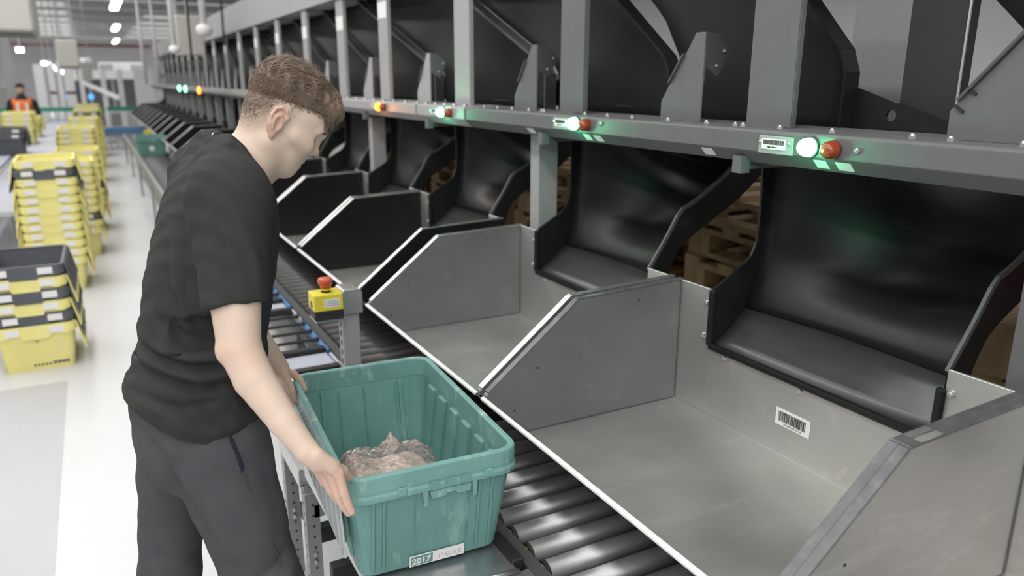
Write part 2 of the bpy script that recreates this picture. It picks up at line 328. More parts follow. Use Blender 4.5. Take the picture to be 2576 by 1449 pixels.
def make_chute(y0, wd, label):
    t = thing('chute', label, 'chute', (1.46, y0, -.716), 'curved black chutes behind the trays')
    yr, yl = y0+.128, y0+wd-.139
    N, K = 22, 16; L, R = spline(LP[1:], N), spline([(1.53, -.605)]+RP[2:], N); G = []
    fl_ = []
    for i in range(5):
        u = i/4; row = []
        for j in range(K):
            s = j/(K-1); a = (1.462, -.716); c = (L[0][0]*(1-s)+R[0][0]*s+.05*math.sin(math.pi*s), L[0][1]*(1-s)+R[0][1]*s-.012*math.sin(math.pi*s))
            row.append((a[0]+(c[0]-a[0])*u, yl+(yr-yl)*s, a[1]+(c[1]-a[1])*u-.006*math.sin(math.pi*u)))
        fl_.append(row)
    MB().grid(fl_).build('mouth_floor', 'blackf', t, smooth=True, solid=.006)
    for i in range(N):
        row = []; u = i/(N-1); g = max(0, min(1, u/.35)); g = g*g*(3-2*g)
        for j in range(K):
            s = j/(K-1); q = s*s*(3-2*s)*.5+s*.5; p = L[i]*(1-q)+R[i]*q; bul = math.sin(math.pi*s)**.8
            row.append((p[0]+.095*bul*g+.05*math.sin(math.pi*s)*(1-g), yl+(yr-yl)*s, p[1]-.028*bul*g-.012*math.sin(math.pi*s)*(1-g)))
        G.append(row)
    MB().grid(G).build('slide', 'black', t, smooth=True, solid=.006)
    for (nm, F, Bk, yy) in (('side_wall', LF, L, yl), ('side_wall', RF, R, yr)):
        F2 = spline(F[1:], N); Bq = [(1.462, -.716)]*3+[p for p in Bk[::1]][:N-3]
        g = MB()
        Ga = [[(F2[i][0], yy, F2[i][1]), (max(Bq[i][0], F2[i][0]+.004), yy, Bq[i][1])] for i in range(N)]
        g.grid(Ga); o = g.build('side_wall', 'black', t, solid=.007)
        fr = MB(); pts = [(p[0]-.002, yy, p[1]) for p in F2]
        for a, c in zip(pts[:-1], pts[1:]): fr.bar(a, c, .011, .008, (0, 1, 0))
        fr.build('rim', 'black' if yy == yl else 'greyd', t)
    e = MB(); path = [(1.449, yl, -.556), (1.449, yl, -.718), (1.449, yr, -.718), (1.449, yr, -.60)]
    for a, c in zip(path[:-1], path[1:]): e.bar(a, c, .018, .016, (1, 0, 0))
    e.build('mouth_lip', 'black', t, bevel=.004, seg=2)
    # hanger clip that ties the chute to the beam
    MB().box((1.40, yl-.085+.0, -.222), (1.43, yl-.115, -.18)).box((1.43, yl-.09, -.215), (1.60, yl-.10, -.19)).build('hanger_clip', 'greyp', t)
    return t
CL = ['near black chute with a broad scuffed mouth above the barcoded tray', 'black chute above the grey tray beside the emergency stop post', 'black chute right of the first lower post beyond the green lamp']
C0 = make_chute(YS[0], WD[0], 'black chute at the right edge, mostly out of the picture')
C1 = make_chute(YS[1], WD[1], CL[0]); C2 = make_chute(YS[2], WD[2], CL[1]); C3 = make_chute(YS[3], WD[3], 'black chute pouring into the tray with green reflections')
C4 = make_chute(YS[4], WD[4], 'black chute behind the young man, first beyond the tray with green reflections')
for k in range(1, 18): dup(C4, (1.46, YS[4+k], -.716), 'black chute behind the young man, %s beyond the tray with green reflections' % ORD[k])
# ------------------------------------------------------------------ upper chutes between the posts
ED = [(1.281, .16), (1.922, .235), (2.673, .40), (3.785, .50), (4.756, .46)]
ED += [(4.756+.98*k, .46) for k in range(1, 17)]
for k in range(len(ED)-1):
    yb, sl = ED[k]; yb2, sl2 = ED[k+1]
    gap = .015 if k != 0 else .0
    t = thing('upper_chute', '%s black curved sheet above the beam, counted from the right' % ORD[k], 'chute', (1.62, yb, -.1), 'black chute sheets above the beam')
    G = []
    zs = np.linspace(-.14, .50, 13)
    for z in zs:
        q = max(0, (z-.05))/.15; yr = yb+sl*min(q, 7)*.93; yl = yb2-.01+sl2*min(q, 7)*.93-(.105*min(1, max(0, q)) if k == 0 else .03)
        x = 1.62+.10*max(0, z)**1.5
        G.append([(x+.05*math.sin(math.pi*s), yr+(yl-yr)*s, z) for s in np.linspace(0, 1, 9)])
    MB().grid(G).build('curved_sheet', 'blackd', t, smooth=True, solid=.006)
    fl = MB()
    for a, c in zip(G[:-1], G[1:]): fl.bar(Vector(a[0])+Vector((-.018, 0, 0)), Vector(c[0])+Vector((-.018, 0, 0)), .006 if k < 2 else .010, .05, (1, 0, 0))
    fl.build('edge_flange', 'blackd' if k < 2 else ('greyd' if k < 4 else 'greyd'), t)  # farther flanges coloured greyer for the light they reflect
tr = thing('return_duct', 'long black duct running behind the beam', 'duct', (1.7, 1.9, -.1))
MB().prism([(1.66, -.10), (1.70, .0), (1.95, .03), (1.95, -.10), (1.70, -.10)], 'y', 1.85, 21.5).build('casing', 'blackd', tr, bevel=.01)
b = MB()
for k in range(40):
    b.ball((1.683, 1.95+k*.48, -.07+.03*((k*7) % 3)), .008, 6, 4)
b.build('bolts', 'edge', tr, kind='stuff')
# dark plate with a round hole, right of the second post
t = thing('side_plate', 'black plate with a round hole between two posts', 'plate', (1.6, 1.2, -.12))
a0 = [(1.283, -.012), (1.027, -.088), (1.027, -.14), (1.34, -.14), (1.34, .0)]
hc, hr = (1.174, -.076), .0125
cir = [(hc[0]+hr*math.cos(a), hc[1]+hr*math.sin(a)) for a in np.linspace(0, 2*math.pi, 16, endpoint=False)]
def ray(poly, c, a):
    d = (math.cos(a), math.sin(a)); best = None
    for p, q in zip(poly, poly[1:]+poly[:1]):
        ex, ey = q[0]-p[0], q[1]-p[1]; den = d[0]*ey-d[1]*ex
        if abs(den) < 1e-9: continue
        tt = ((p[0]-c[0])*ey-(p[1]-c[1])*ex)/den; uu = ((p[0]-c[0])*d[1]-(p[1]-c[1])*d[0])/den
        if tt > 0 and -1e-6 <= uu <= 1+1e-6 and (best is None or tt < best): best = tt
    return (c[0]+d[0]*best, c[1]+d[1]*best)
angs = sorted(set([2*math.pi*k/48 for k in range(48)]+[math.atan2(p[1]-hc[1], p[0]-hc[0]) % (2*math.pi) for p in a0]))
ins = [(hc[0]+hr*math.cos(a), hc[1]+hr*math.sin(a)) for a in angs]; out = [ray(a0, hc, a) for a in angs]; n = len(angs)
b = MB(); vs = []
for x in (1.618, 1.624): vs += [(x, *p) for p in ins]+[(x, *p) for p in out]
fs = []
for i in range(n):
    j = (i+1) % n
    fs += [(i, j, n+j, n+i), (2*n+i, 3*n+i, 3*n+j, 2*n+j), (i, 2*n+i, 2*n+j, j), (n+i, n+j, 3*n+j, 3*n+i)]
b.add(vs, fs).build('plate', 'black', t)
t = thing('dark_channel_post', 'black flat post behind the near beam, with one bare edge', 'post', (1.62, 1.1, -.1))
MB().box((1.63, 1.03, -.13), (1.66, 1.165, .95)).build('channel', 'greyd', t); t.children[0].data.materials[0] = MT['rubber']
MB().box((1.626, 1.028, -.10), (1.63, 1.032, .95)).build('bare_edge', 'edge', t)
t = thing('upper_chute', 'black curved sheet at the top right corner of the picture', 'chute', (1.62, .8, .1), 'black chute sheets above the beam')
G = [[(1.62+.05*math.sin(math.pi*s), (.86+(.16*(z-.05)/.15))+.0-s*1.1, z) for s in np.linspace(0, 1, 8)] for z in np.linspace(-.14, .5, 10)]
MB().grid(G).build('curved_sheet', 'blackd', t, smooth=True, solid=.006)

t = thing('sorter_deck', 'grey sorter housing running along the top of the machine', 'machine housing', (2.2, 9, .5))
MB().box((1.46, -1.2, .5015), (2.5, 22.2, .56)).build('deck', 'greyl', t)
for k in range(12): MB().box((1.50, -1.2+1.95*k, .52), (1.56, -1.2+1.95*k+1.93, .80)).build('side_cover', 'greyl', t, bevel=.006)
# ------------------------------------------------------------------ the beam with its lamps
XB = 1.40; BP = [(XB, -.163), (XB, -.118), (XB+.006, -.112), (XB+.19, -.108), (XB+.19, -.114), (XB+.01, -.118), (XB+.01, -.165), (XB+.036, -.190), (XB+.15, -.190), (XB+.15, -.195), (XB+.032, -.195)]
def lens(b, y, z, r): b.rings([[(XB-d, y+rr*math.cos(a), z+rr*math.sin(a)) for a in np.linspace(0, 2*math.pi, 16, endpoint=False)][::-1] for d, rr in ((0, r*1.0), (.012, r*1.0), (.022, r*.92), (.030, r*.7), (.034, r*.35))])
def plate(be, y0, y1, z0, z1, detail=True):
    p = MB().box((XB-.004, y1, z1), (XB, y0, z0)).build('code_plate', 'greyl', be, bevel=.004, seg=2)
    w_, h_ = y0-y1, z0-z1
    MB().box((XB-.006, y1+w_*.2, z1+h_*.26), (XB-.004, y0-w_*.12, z0-h_*.16)).build('barcode_label', 'paper', p)
    b = MB(); y = y0-w_*.17; r_ = random.Random(5)
    while y > y1+w_*.26:
        q = r_.choice((.0007, .0012, .0018)); b.box((XB-.0066, y-q, z1+h_*.52), (XB-.006, y, z0-h_*.23)); y -= q+r_.choice((.0009, .0013))
    for k in range(8): b.box((XB-.0066, y0-w_*.28-.004*k-.0026, z1+h_*.34), (XB-.006, y0-w_*.28-.004*k, z1+h_*.42))
    b.build('barcode', 'ink', p)
    for yy in (y0-w_*.08, y1+w_*.1):
        MB().ball((XB-.005, yy, z0-h_*.36), .0055, 8, 5).build('rivet', 'edge', p)
BEAMS = [(-.6, 3.03, 'nearest length of grey beam with two lit green lamps'), (3.05, 3.60, 'short beam cover carrying one green lamp, right of the young man'), (3.62, 9.6, 'length of grey beam with the lit orange lamp by the young man'), (9.62, 22.2, 'far length of grey beam running into the distance')]
BO = []
for y0, y1, lab in BEAMS:
    t = thing('beam', lab, 'beam', (XB, y0, -.19), 'grey beam over the trays'); BO.append(t)
    MB().prism(BP, 'y', y0, y1).build('rail', 'greyp' if y0 < 3 else 'greyl', t, bevel=.002, seg=2)  # paler grey on farther lengths stands in for stronger light there
def pt_light(x, y, z, col, e, r=.018):
    l = bpy.data.lights.new('indicator_glow', 'POINT'); l.energy = e; l.color = col; l.shadow_soft_size = r
    o = bpy.data.objects.new('indicator_glow', l); o.location = (x, y, z+H); COL.objects.link(o)
LAMPS = [(0, 1.204, -.142, 'g', 1.142, (1.357, 1.252, -.124, -.166)), (0, 2.162, -.137, 'g', 2.099, (2.306, 2.20, -.121, -.16)), (1, 3.27, -.140, 'g', 3.19, (3.42, 3.33, -.124, -.16)),
         (2, 4.14, -.142, 'o', 4.07, (4.28, 4.2, -.124, -.16)), (3, 12.1, -.15, 'o', None, None), (3, 13.9, -.15, 'g', None, None), (3, 14.9, -.15, 'g', None, None)]
for bi, y, z, c, ya, pl in LAMPS:
    be = BO[bi]; r = .021 if y < 10 else .05
    b = MB(); lens(b, y, z, r); b.build('green_lamp' if c == 'g' else 'orange_lamp', 'greenl' if c == 'g' else 'orangel', be, smooth=True)
    b = MB(); b.tube([(XB, y, z), (XB-.006, y, z)], r*1.15, 16); b.build('lamp_collar', 'greyd', be)
    if y < 10: pt_light(XB-.065, y-.02, z-.008, (.12, 1, .45) if c == 'g' else (1, .3, .03), .85 if c == 'g' else .6, .015)
    if ya:
        b = MB(); lens(b, ya, z-.001, .020); b.build('amber_lamp', 'amber', be, smooth=True)
    if pl: plate(be, *pl)
for (y, z) in ((1.083, -.141), (2.021, -.131)): MB().ball((XB-.002, y, z), .007, 8, 5).build('screw', 'edge', BO[0])
for (y, w_) in ((1.183, .034), (1.122, .04), (2.116, .036), (2.054, .04), (1.547, .04), (2.49, .045)):
    MB().prism([(XB+.0060, -.1702), (XB+.0240, -.1882), (XB+.0250, -.1872), (XB+.0070, -.1692)], 'y', y-w_/2, y+w_/2).build('sticker', 'paper', BO[0])
for y in (.783, .918, .999, 1.193, 1.344, 1.466, 1.493, 1.60, 1.76, 1.93, 2.06, 2.19, 2.459, 2.475, 2.572, 2.705, 2.83, 2.95):
    MB().tube([(XB+.05, y, -.112), (XB+.05, y, -.105)], .007, 6).ball((XB+.05, y, -.105), .005, 6, 4).build('bolt', 'edge', BO[0])
for bi, ys in ((1, np.arange(3.1, 3.6, .11)), (2, np.arange(3.66, 9.5, .17))):
    b = MB()
    for y in ys: b.ball((XB+.03, y, -.110), .011, 6, 4)
    b.build('bolts', 'edge', BO[bi], kind='stuff')
# ------------------------------------------------------------------ posts and brackets on the beam
PA = [(1.342, 1.486), (2.25, 2.398), (3.155, 3.315), (4.209, 4.36), (5.046, 5.204)]+[(6.0+.98*k, 6.14+.98*k) for k in range(16)]
PN = ['wide grey post above the nearest green lamp', 'grey post above the second green lamp', 'grey post at the joint of the beam', 'pale grey post with a white tag, right of the orange lamp', 'pale grey post with a white tag beside the hair of the young man']
def mk_post(y0, y1, lab, m, tagz=None):
    t = thing('upright_post', lab, 'post', (1.48, (y0+y1)/2, -.111), 'posts standing on the beam')
    MB().box((1.478, y0, -.111), (1.484, y1, .50)).box((1.484, y0, -.111), (1.50, y0+.006, .50)).box((1.484, y1-.006, -.111), (1.50, y1, .50)).build('channel', m, t, bevel=.0015)
    MB().box((1.452, y0+.01, -.111), (1.478, y1-.01, -.1065)).build('foot_flange', m, t)
    if tagz: MB().box((1.4765, y0+.005, tagz), (1.478, y1-.005, tagz+.085)).build('white_tag', 'paper', t)
    return t
for k, (y0, y1) in enumerate(PA):
    lab = PN[k] if k < 5 else 'narrow far post on the beam, %s beyond the tagged post beside the hair' % ORD[k-5]
    if k < 6: p = mk_post(y0, y1, lab, 'greyp' if k < 2 else 'greyl', {3: .33, 4: .31, 5: .30}.get(k))  # near posts darker, far ones paler: difference in light put into the paint
    else: dup(p, (1.48, (y0+y1)/2, -.111), lab)
BR = [1.657, 2.563, 3.608, 4.50]+[5.45+.98*k for k in range(16)]
def mk_bracket(y, lab, m, det=True):
    t = thing('support_bracket', lab, 'bracket', (1.48, y, -.111), 'tapered brackets standing on the beam')
    MB().prism([(y, -.111), (y, .127), (y+.038, .127), (y+.055, .10), (y+.145, -.02), (y+.172, -.058), (y+.172, -.111)], 'x', 1.476, 1.482).build('face_plate', m, t, bevel=.0015)
    MB().bar((1.474, y+.135, -.005), (1.474, y+.078, .072), .006, .012, (1, 0, 0)).build('edge_strip', 'greyd', t)
    MB().prism([(1.482, .127), (1.518, .124), (1.56, .092), (1.569, .083), (1.53, .009), (1.487, .035), (1.482, -.02)], 'y', y, y+.004).build('bolted_plate', 'greyd' if m == 'greyp' else 'greyp', t, bevel=.001)
    if det:
        for (x, z) in ((1.547, .079), (1.522, .040)): MB().ball((x, y-.001, z), .0055, 8, 5).build('bolt', 'edge', t)
    return t
BN = ['tapered grey bracket between the two nearest posts', 'tapered grey bracket left of the second green lamp', 'pale tapered bracket at the short beam cover', 'pale tapered bracket beside the orange lamp']
for k, y in enumerate(BR):
    lab = BN[k] if k < 4 else 'small far bracket on the beam, %s beyond the orange lamp' % ORD[k-4]
    if k < 5: p = mk_bracket(y, lab, 'greyp' if k < 2 else 'greyl', k < 3)  # brackets follow the posts, paler colour where more light falls
    else: dup(p, (1.48, y, -.111), lab)
t = thing('support_bracket', 'large tapered grey bracket at the right edge of the picture', 'bracket', (1.48, .8, -.111), 'tapered brackets standing on the beam')
MB().prism([(.945, -.111), (.945, -.055), (.78, .13), (.70, .16), (.66, .16), (.66, -.111)], 'x', 1.476, 1.482).build('face_plate', 'greyp', t, bevel=.0015)
MB().bar((1.474, .93, -.035), (1.474, .80, .115), .006, .012, (1, 0, 0)).build('edge_strip', 'greyd', t)
for (y, z) in ((.915, -.012), (.935, -.045)): MB().bar((1.474, y, z), (1.474, y-.018, z-.012), .005, .005).build('pin', 'rubber', t)
# lower posts from the floor to the beam
LPN = [(.70, 'grey lower post at the right edge behind the nearest tray'), (2.578, 'pale lower post between the two grey trays and the black ones'), (4.62, 'narrow pale lower post below the orange lamp')]
for k in range(14): LPN.append((6.5+(.98*k), 'far lower post under the beam, %s behind the neck of the young man' % ORD[k]))
for k, (y, lab) in enumerate(LPN):
    if k < 4:
        t = thing('lower_post', lab, 'post', (1.55, y, -1.6), 'lower posts under the beam')
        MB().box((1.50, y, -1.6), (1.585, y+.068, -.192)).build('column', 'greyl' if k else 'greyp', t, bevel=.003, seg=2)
        MB().box((1.47, y-.03, -1.6), (1.62, y+.10, -1.588)).build('foot_plate', 'greyp', t)
    else: dup(t, (1.55, y, -1.6), lab)
t = thing('tray_stand', 'long grey stand carrying the row of trays', 'stand', (1.3, .5, -1.6))
MB().box((1.15, -.3, -.985), (1.19, 21.4, -.933)).box((1.38, -.3, -.985), (1.42, 21.4, -.933)).build('long_rail', 'greyp', t)
for k in range(9):
    y = .2+2.6*k
    MB().box((1.38, y, -1.6), (1.42, y+.05, -.985)).build('leg', 'greyp', t)
    MB().box((1.15, y, -.985), (1.42, y+.05, -.945)).build('cross_bar', 'greyp', t)
# ------------------------------------------------------------------ pallets stacked behind the chutes
def mk_pallet(lab):
    t = thing('pallet', lab, 'pallet', (0, 0, 0), 'wooden pallets behind the chutes')
    for k in range(6): MB().box((-.4, -.6+k*.22, .122), (.4, -.6+k*.22+.1, .144)).build('deck_board', 'wood', t)
    for x in (-.4, -.05, .3): MB().box((x, -.6, .1), (x+.1, .6, .122)).build('stringer_board', 'wood', t)
    for x in (-.4, -.05, .3):
        for y in (-.6, -.07, .46): MB().box((x, y, .022), (x+.1, y+.14, .1)).build('block', 'wood', t)
        MB().box((x, -.6, 0), (x+.1, .6, .022)).build('bottom_board', 'wood', t)
    return t
pn = 0; P0 = mk_pallet('x')
cols = ['behind the near chute at the right edge', 'behind the gap beside the near chute', 'behind the second lower post', 'behind the tray with green reflections', 'behind the face of the young man']
for si, (x, y, nl, rz) in enumerate(((2.45, .55, 7, .1), (2.62, 1.95, 8, -.06), (2.55, 3.35, 8, .05), (2.6, 4.8, 8, -.04), (2.6, 6.4, 8, .03))):
    for k in range(nl):
        lab = '%s pallet up in the stack %s' % (ORD[k], cols[si])
        z = -1.6+k*.1441
        if pn == 0: P0.location = (x, y, z+H); P0.rotation_euler = (0, 0, rz); P0['label'] = lab
        else: dup(P0, (x+random.uniform(-.03, .03), y+random.uniform(-.03, .03), z), lab, rz+random.uniform(-.03, .03))
        pn += 1
t = thing('red_crate', 'red painted wooden crate half hidden behind the near chute', 'crate', (2.1, .62, -.62))
t.location.z = -1.6+7*.1441+H; t['_o'] = (2.3, .75, -1.6+7*.1441); t.location.x = 2.3; t.location.y = .75
z0 = -1.6+7*.1441
for k in range(3): MB().box((2.08, .45, z0+.0+k*.085), (2.10, 1.05, z0+.075+k*.085)).build('slat', 'redw', t)
for k in range(3): MB().box((2.08, .45, z0+k*.085), (2.5, .47, z0+.075+k*.085)).build('slat', 'redw', t)
for y in (.475, 1.03): MB().box((2.10, y-.005, z0), (2.13, y+.025, z0+.25)).build('batten', 'redw', t)
MB().box((2.10, .47, z0), (2.5, 1.05, z0+.012)).build('base_board', 'redw', t)
t = thing('white_column', 'white steel column seen behind the machine at the upper right', 'column', (3.7, 2.7, -1.6))
MB().box((3.60, 2.56, -1.6), (3.63, 2.90, 2.45)).box((3.63, 2.70, -1.6), (3.90, 2.74, 2.45)).box((3.90, 2.56, -1.6), (3.93, 2.90, 2.45)).build('flanges', 'greyl', t)

t = thing('back_guard', 'dark back guard panel standing behind the pallets', 'guard panel', (3.3, 3, -1.6))
for k in range(6): MB().box((3.28, -.6+1.6*k, -1.6), (3.30, -.6+1.6*k+1.58, -.25)).build('panel', 'hem', t)  # added panels that block the bright floor between the pallets
# ------------------------------------------------------------------ roller conveyor under the tray fronts
t = thing('roller_conveyor', 'driven roller conveyor with yellow roller ends running under the tray fronts', 'conveyor', (1.0, 1.0, -1.6))
MB().box((.735, .3, -1.165), (.741, 6.6, -1.052)).box((.741, .3, -1.058), (.768, 6.6, -1.052)).box((.741, .3, -1.165), (.775, 6.6, -1.159)).build('side_rail', 'greyd', t)
MB().box((1.285, .3, -1.165), (1.30, 6.6, -1.04)).build('side_rail', 'greyd', t)
MB().box((.775, .3, -1.150), (1.28, 2.0, -1.145)).build('bed_plate', 'greyl', t)
MB().box((.775, 2.0, -1.150), (1.28, 6.6, -1.145)).build('bed_plate', 'greyd', t)
proto = {}
for k in range(73):
    y = .90+.078*k; m = 'chrome' if y < 2.02 else 'darkroll'
    if m not in proto:
        R = MB().tube([(.782, 0, 0), (1.275, 0, 0)], .0255, 20); o = R.build('roller', m, t, smooth=True); o.data.polygons[-1].use_smooth = o.data.polygons[-2].use_smooth = False
        c = MB().tube([(.774, 0, 0), (.783, 0, 0)], .0265, 16).build('end_ring', 'rubber', o); c2 = MB().tube([(.7725, 0, 0), (.7745, 0, 0)], .019, 14).build('end_cap', 'ykey', o)
        for q, s in ((o, 1), (c, 0), (c2, 0)):
            if q is o: q.data.transform(Matrix.Translation(Vector(t['_o'])))
        # children were built against the roller's own base, so shift them the same way
        for q in (c, c2): q.data.transform(Matrix.Translation(Vector(o['_o'])))
        proto[m] = (o, c, c2)
        o.location = Vector((0, y, -1.0775))-Vector(t['_o'])
    else:
        o = proto[m][0].copy(); COL.objects.link(o); o.parent = t; o.location = Vector((0, y, -1.0775))-Vector(t['_o'])
        for ch in proto[m][1:]: q = ch.copy(); COL.objects.link(q); q.parent = o
for k in range(16):
    y = 1.1+.156*k
    MB().ball((.7335, y, -1.085), .006, 8, 5).build('bolt', 'rubber', t)
for k, (a, c) in enumerate(((3.62, 4.06), (2.93, 3.36), (1.40, 1.62), (2.2, 2.6))):
    MB().box((.716, a, -1.150), (.733, c, -1.054)).build('blue_guard', 'blue' , t, bevel=.003)
for k, (a, c) in enumerate(((2.66, 2.90), (3.40, 3.58))):
    MB().box((.72, a, -1.150), (.733, c, -1.058)).build('motor_cover', 'lilac', t, bevel=.003)
for y in (.6, 2.1, 3.6, 5.2, 6.4): MB().box((.742, y, -1.6), (.782, y+.04, -1.165)).box((1.25, y, -1.6), (1.29, y+.04, -1.165)).build('leg', 'greyp', t)
# ------------------------------------------------------------------ low side rack the tote stands on
t = thing('side_rack', 'low grey side rack with black crossbars in front of the roller conveyor', 'rack', (.58, 2, -1.6))
MB().prism([(.40, -1.040), (.40, -1.095), (.404, -1.095), (.404, -1.044), (.70, -1.044), (.70, -1.095), (.704, -1.095), (.704, -1.040)], 'y', 1.02, 1.45).build('front_plate', 'galv', t, bevel=.002)
MB().box((.70, 1.30, -1.105), (.731, 1.42, -1.03)).build('end_block', 'rubber', t, bevel=.004)
MB().box((.708, 1.10, -1.12), (.731, 1.28, -1.045)).build('end_bracket', 'greyp', t, bevel=.002)
MB().tube([(.70, 1.27, -1.034), (.60, 1.275, -1.034)], .006, 8).build('pin', 'edge', t, smooth=True)
MB().box((.41, 1.45, -1.10), (.43, 2.02, -1.040)).box((.675, 1.45, -1.10), (.695, 2.04, -1.040)).build('tote_rail', 'galv', t)
MB().box((.700, 2.05, -1.115), (.712, 7.0, -1.08)).build('inner_rail', 'rubber', t)
MB().box((.50, 2.45, -1.075), (.52, 7.0, -1.045)).build('outer_rail', 'whitep', t)
for y in (3.06, 3.18, 3.30, 3.42, 3.85, 3.97, 4.09, 4.21):
    MB().tube([(.535, y, -1.05), (.712, y, -1.05)], .007, 8).ball((.712, y, -1.05), .012, 8, 5).build('thin_rod', 'rubber', t)
for y in (1.62, 1.86, 2.07, 2.22): MB().box((.43, y-.02, -1.35), (.70, y+.02, -1.30)).build('cross_bar', 'rubber', t, bevel=.003)
for y in (2.72, 2.94, 3.55, 3.74, 4.5, 5.4): MB().box((.525, y-.018, -1.075), (.715, y+.018, -1.042)).build('cross_bar', 'rubber', t, bevel=.003)
for (a, c) in ((2.745, 2.915), (3.575, 3.715)): MB().box((.535, a, -1.07), (.712, c, -1.062)).build('grey_sheet', 'lilac', t)
def leg(x, y, z1):
    l = MB().box((x, y, -1.6), (x+.004, y+.045, z1)).box((x+.004, y, -1.6), (x+.04, y+.004, z1)).build('slotted_leg', 'greyl', t)
    b = MB()
    for k in range(14): b.box((x-.0006, y+.019, -1.55+.035*k), (x, y+.026, -1.543+.035*k)); b.box((x+.018, y-.0006, -1.55+.035*k), (x+.025, y, -1.543+.035*k)) if -1.535+.035*k < z1 else None
    b.build('slots', 'ink', l, kind='stuff')
    for z in (-1.36, -1.385): MB().ball((x+.02, y-.002, z), .009, 8, 5).build('bolt', 'edge', l)
leg(.405, 2.02, -1.16); leg(.405, 2.30, -1.11); leg(.69, 2.02, -1.2); leg(.40, 1.05, -1.095); leg(.69, 1.05, -1.095); leg(.50, 4.6, -1.075); leg(.50, 6.8, -1.075); leg(.50, 2.5, -1.075)
MB().box((.40, 2.06, -1.155), (.50, 2.34, -1.10)).build('top_bracket', 'galv', t, bevel=.002)
MB().box((.43, 2.02, -1.24), (.70, 2.05, -1.20)).build('cross_bar', 'galv', t)
# far length of the side lane with pale rollers
t = thing('roller_lane', 'far roller lane with pale rollers beside the white floor', 'conveyor', (.62, 7, -1.6))
MB().box((.475, 7.1, -1.15), (.505, 17, -1.03)).build('side_rail', 'greyl', t); MB().box((.87, 7.1, -1.15), (.90, 17, -1.03)).build('side_rail', 'greyl', t)
o = None
for k in range(48):
    y = 7.2+.20*k
    if o is None: o = MB().tube([(.506, y, -1.065), (.868, y, -1.065)], .030, 12).build('roller', 'greyp', t, smooth=True)
    else: q = o.copy(); COL.objects.link(q); q.parent = t; q.location = (0, .20*k, 0)
for y in (7.2, 9.5, 12, 14.5, 16.8): MB().box((.475, y, -1.6), (.505, y+.04, -1.15)).box((.86, y, -1.6), (.90, y+.04, -1.15)).build('leg', 'greyl', t)
# ------------------------------------------------------------------ emergency stop
t = thing('emergency_stop_post', 'slotted grey post carrying a yellow emergency stop box', 'switch post', (.675, 2.42, -1.6))
p = MB().prism([(.648, 2.40), (.706, 2.40), (.706, 2.45), (.700, 2.45), (.700, 2.406), (.654, 2.406), (.654, 2.45), (.648, 2.45)], 'z', -1.6, -.70).build('post', 'greyl', t, bevel=.002)
b = MB()
for k in range(9): b.box((.6474, 2.418, -.80-.033*k), (.648, 2.432, -.782-.033*k))
b.build('slots', 'ink', p, kind='stuff')
MB().prism([(.646, -.752), (.646, -.672), (.653, -.664), (.705, -.664), (.716, -.676), (.716, -.752)], 'y', 2.385, 2.47).build('head_cap', 'galv', t, bevel=.004, seg=2)
MB().tube([(.6445, 2.383, -.75), (.6445, 2.383, -.685)], .0045, 8).ball((.644, 2.382, -.73), .006).build('clamp_pin', 'edge', t)
MB().box((.553, 2.36, -.758), (.65, 2.45, -.753)).build('shelf', 'edge', t)
MB().box((.551, 2.368, -.753), (.646, 2.446, -.724)).build('box_base', 'rubber', t, bevel=.002)
k_ = MB().box((.551, 2.368, -.724), (.646, 2.446, -.668)).build('box_lid', 'ykey', t, bevel=.004, seg=2)
MB().tube([(.551, 2.405, -.705), (.549, 2.405, -.705)], .012, 14).build('cable_knockout', 'hem', k_)
l_ = MB().box((.583, 2.3672, -.712), (.634, 2.368, -.684)).build('paper_label', 'paper', k_)
b = MB()
for k in range(3):
    for q in range(6): b.box((.588+.0075*q, 2.3666, -.7075+.007*k), (.588+.0075*q+.0045+.001*((k*3+q) % 2), 2.3672, -.7045+.007*k))
b.build('printed_lines', 'inkg', l_)
q = MB().tube([(.600, 2.405, -.668), (.600, 2.405, -.662)], .0155, 18).build('button_collar', 'rubber', t)
MB().tube([(.600, 2.405, -.662), (.600, 2.405, -.655)], .0145, 18).build('button_ring', 'ykey', t)
MB().tube([(.600, 2.405, -.655), (.600, 2.405, -.644), (.600, 2.405, -.638), (.600, 2.405, -.629), (.600, 2.405, -.622), (.600, 2.405, -.619)], [.0165, .0190, .0235, .0250, .0215, .009], 22).build('mushroom_button', 'red', t, smooth=True)
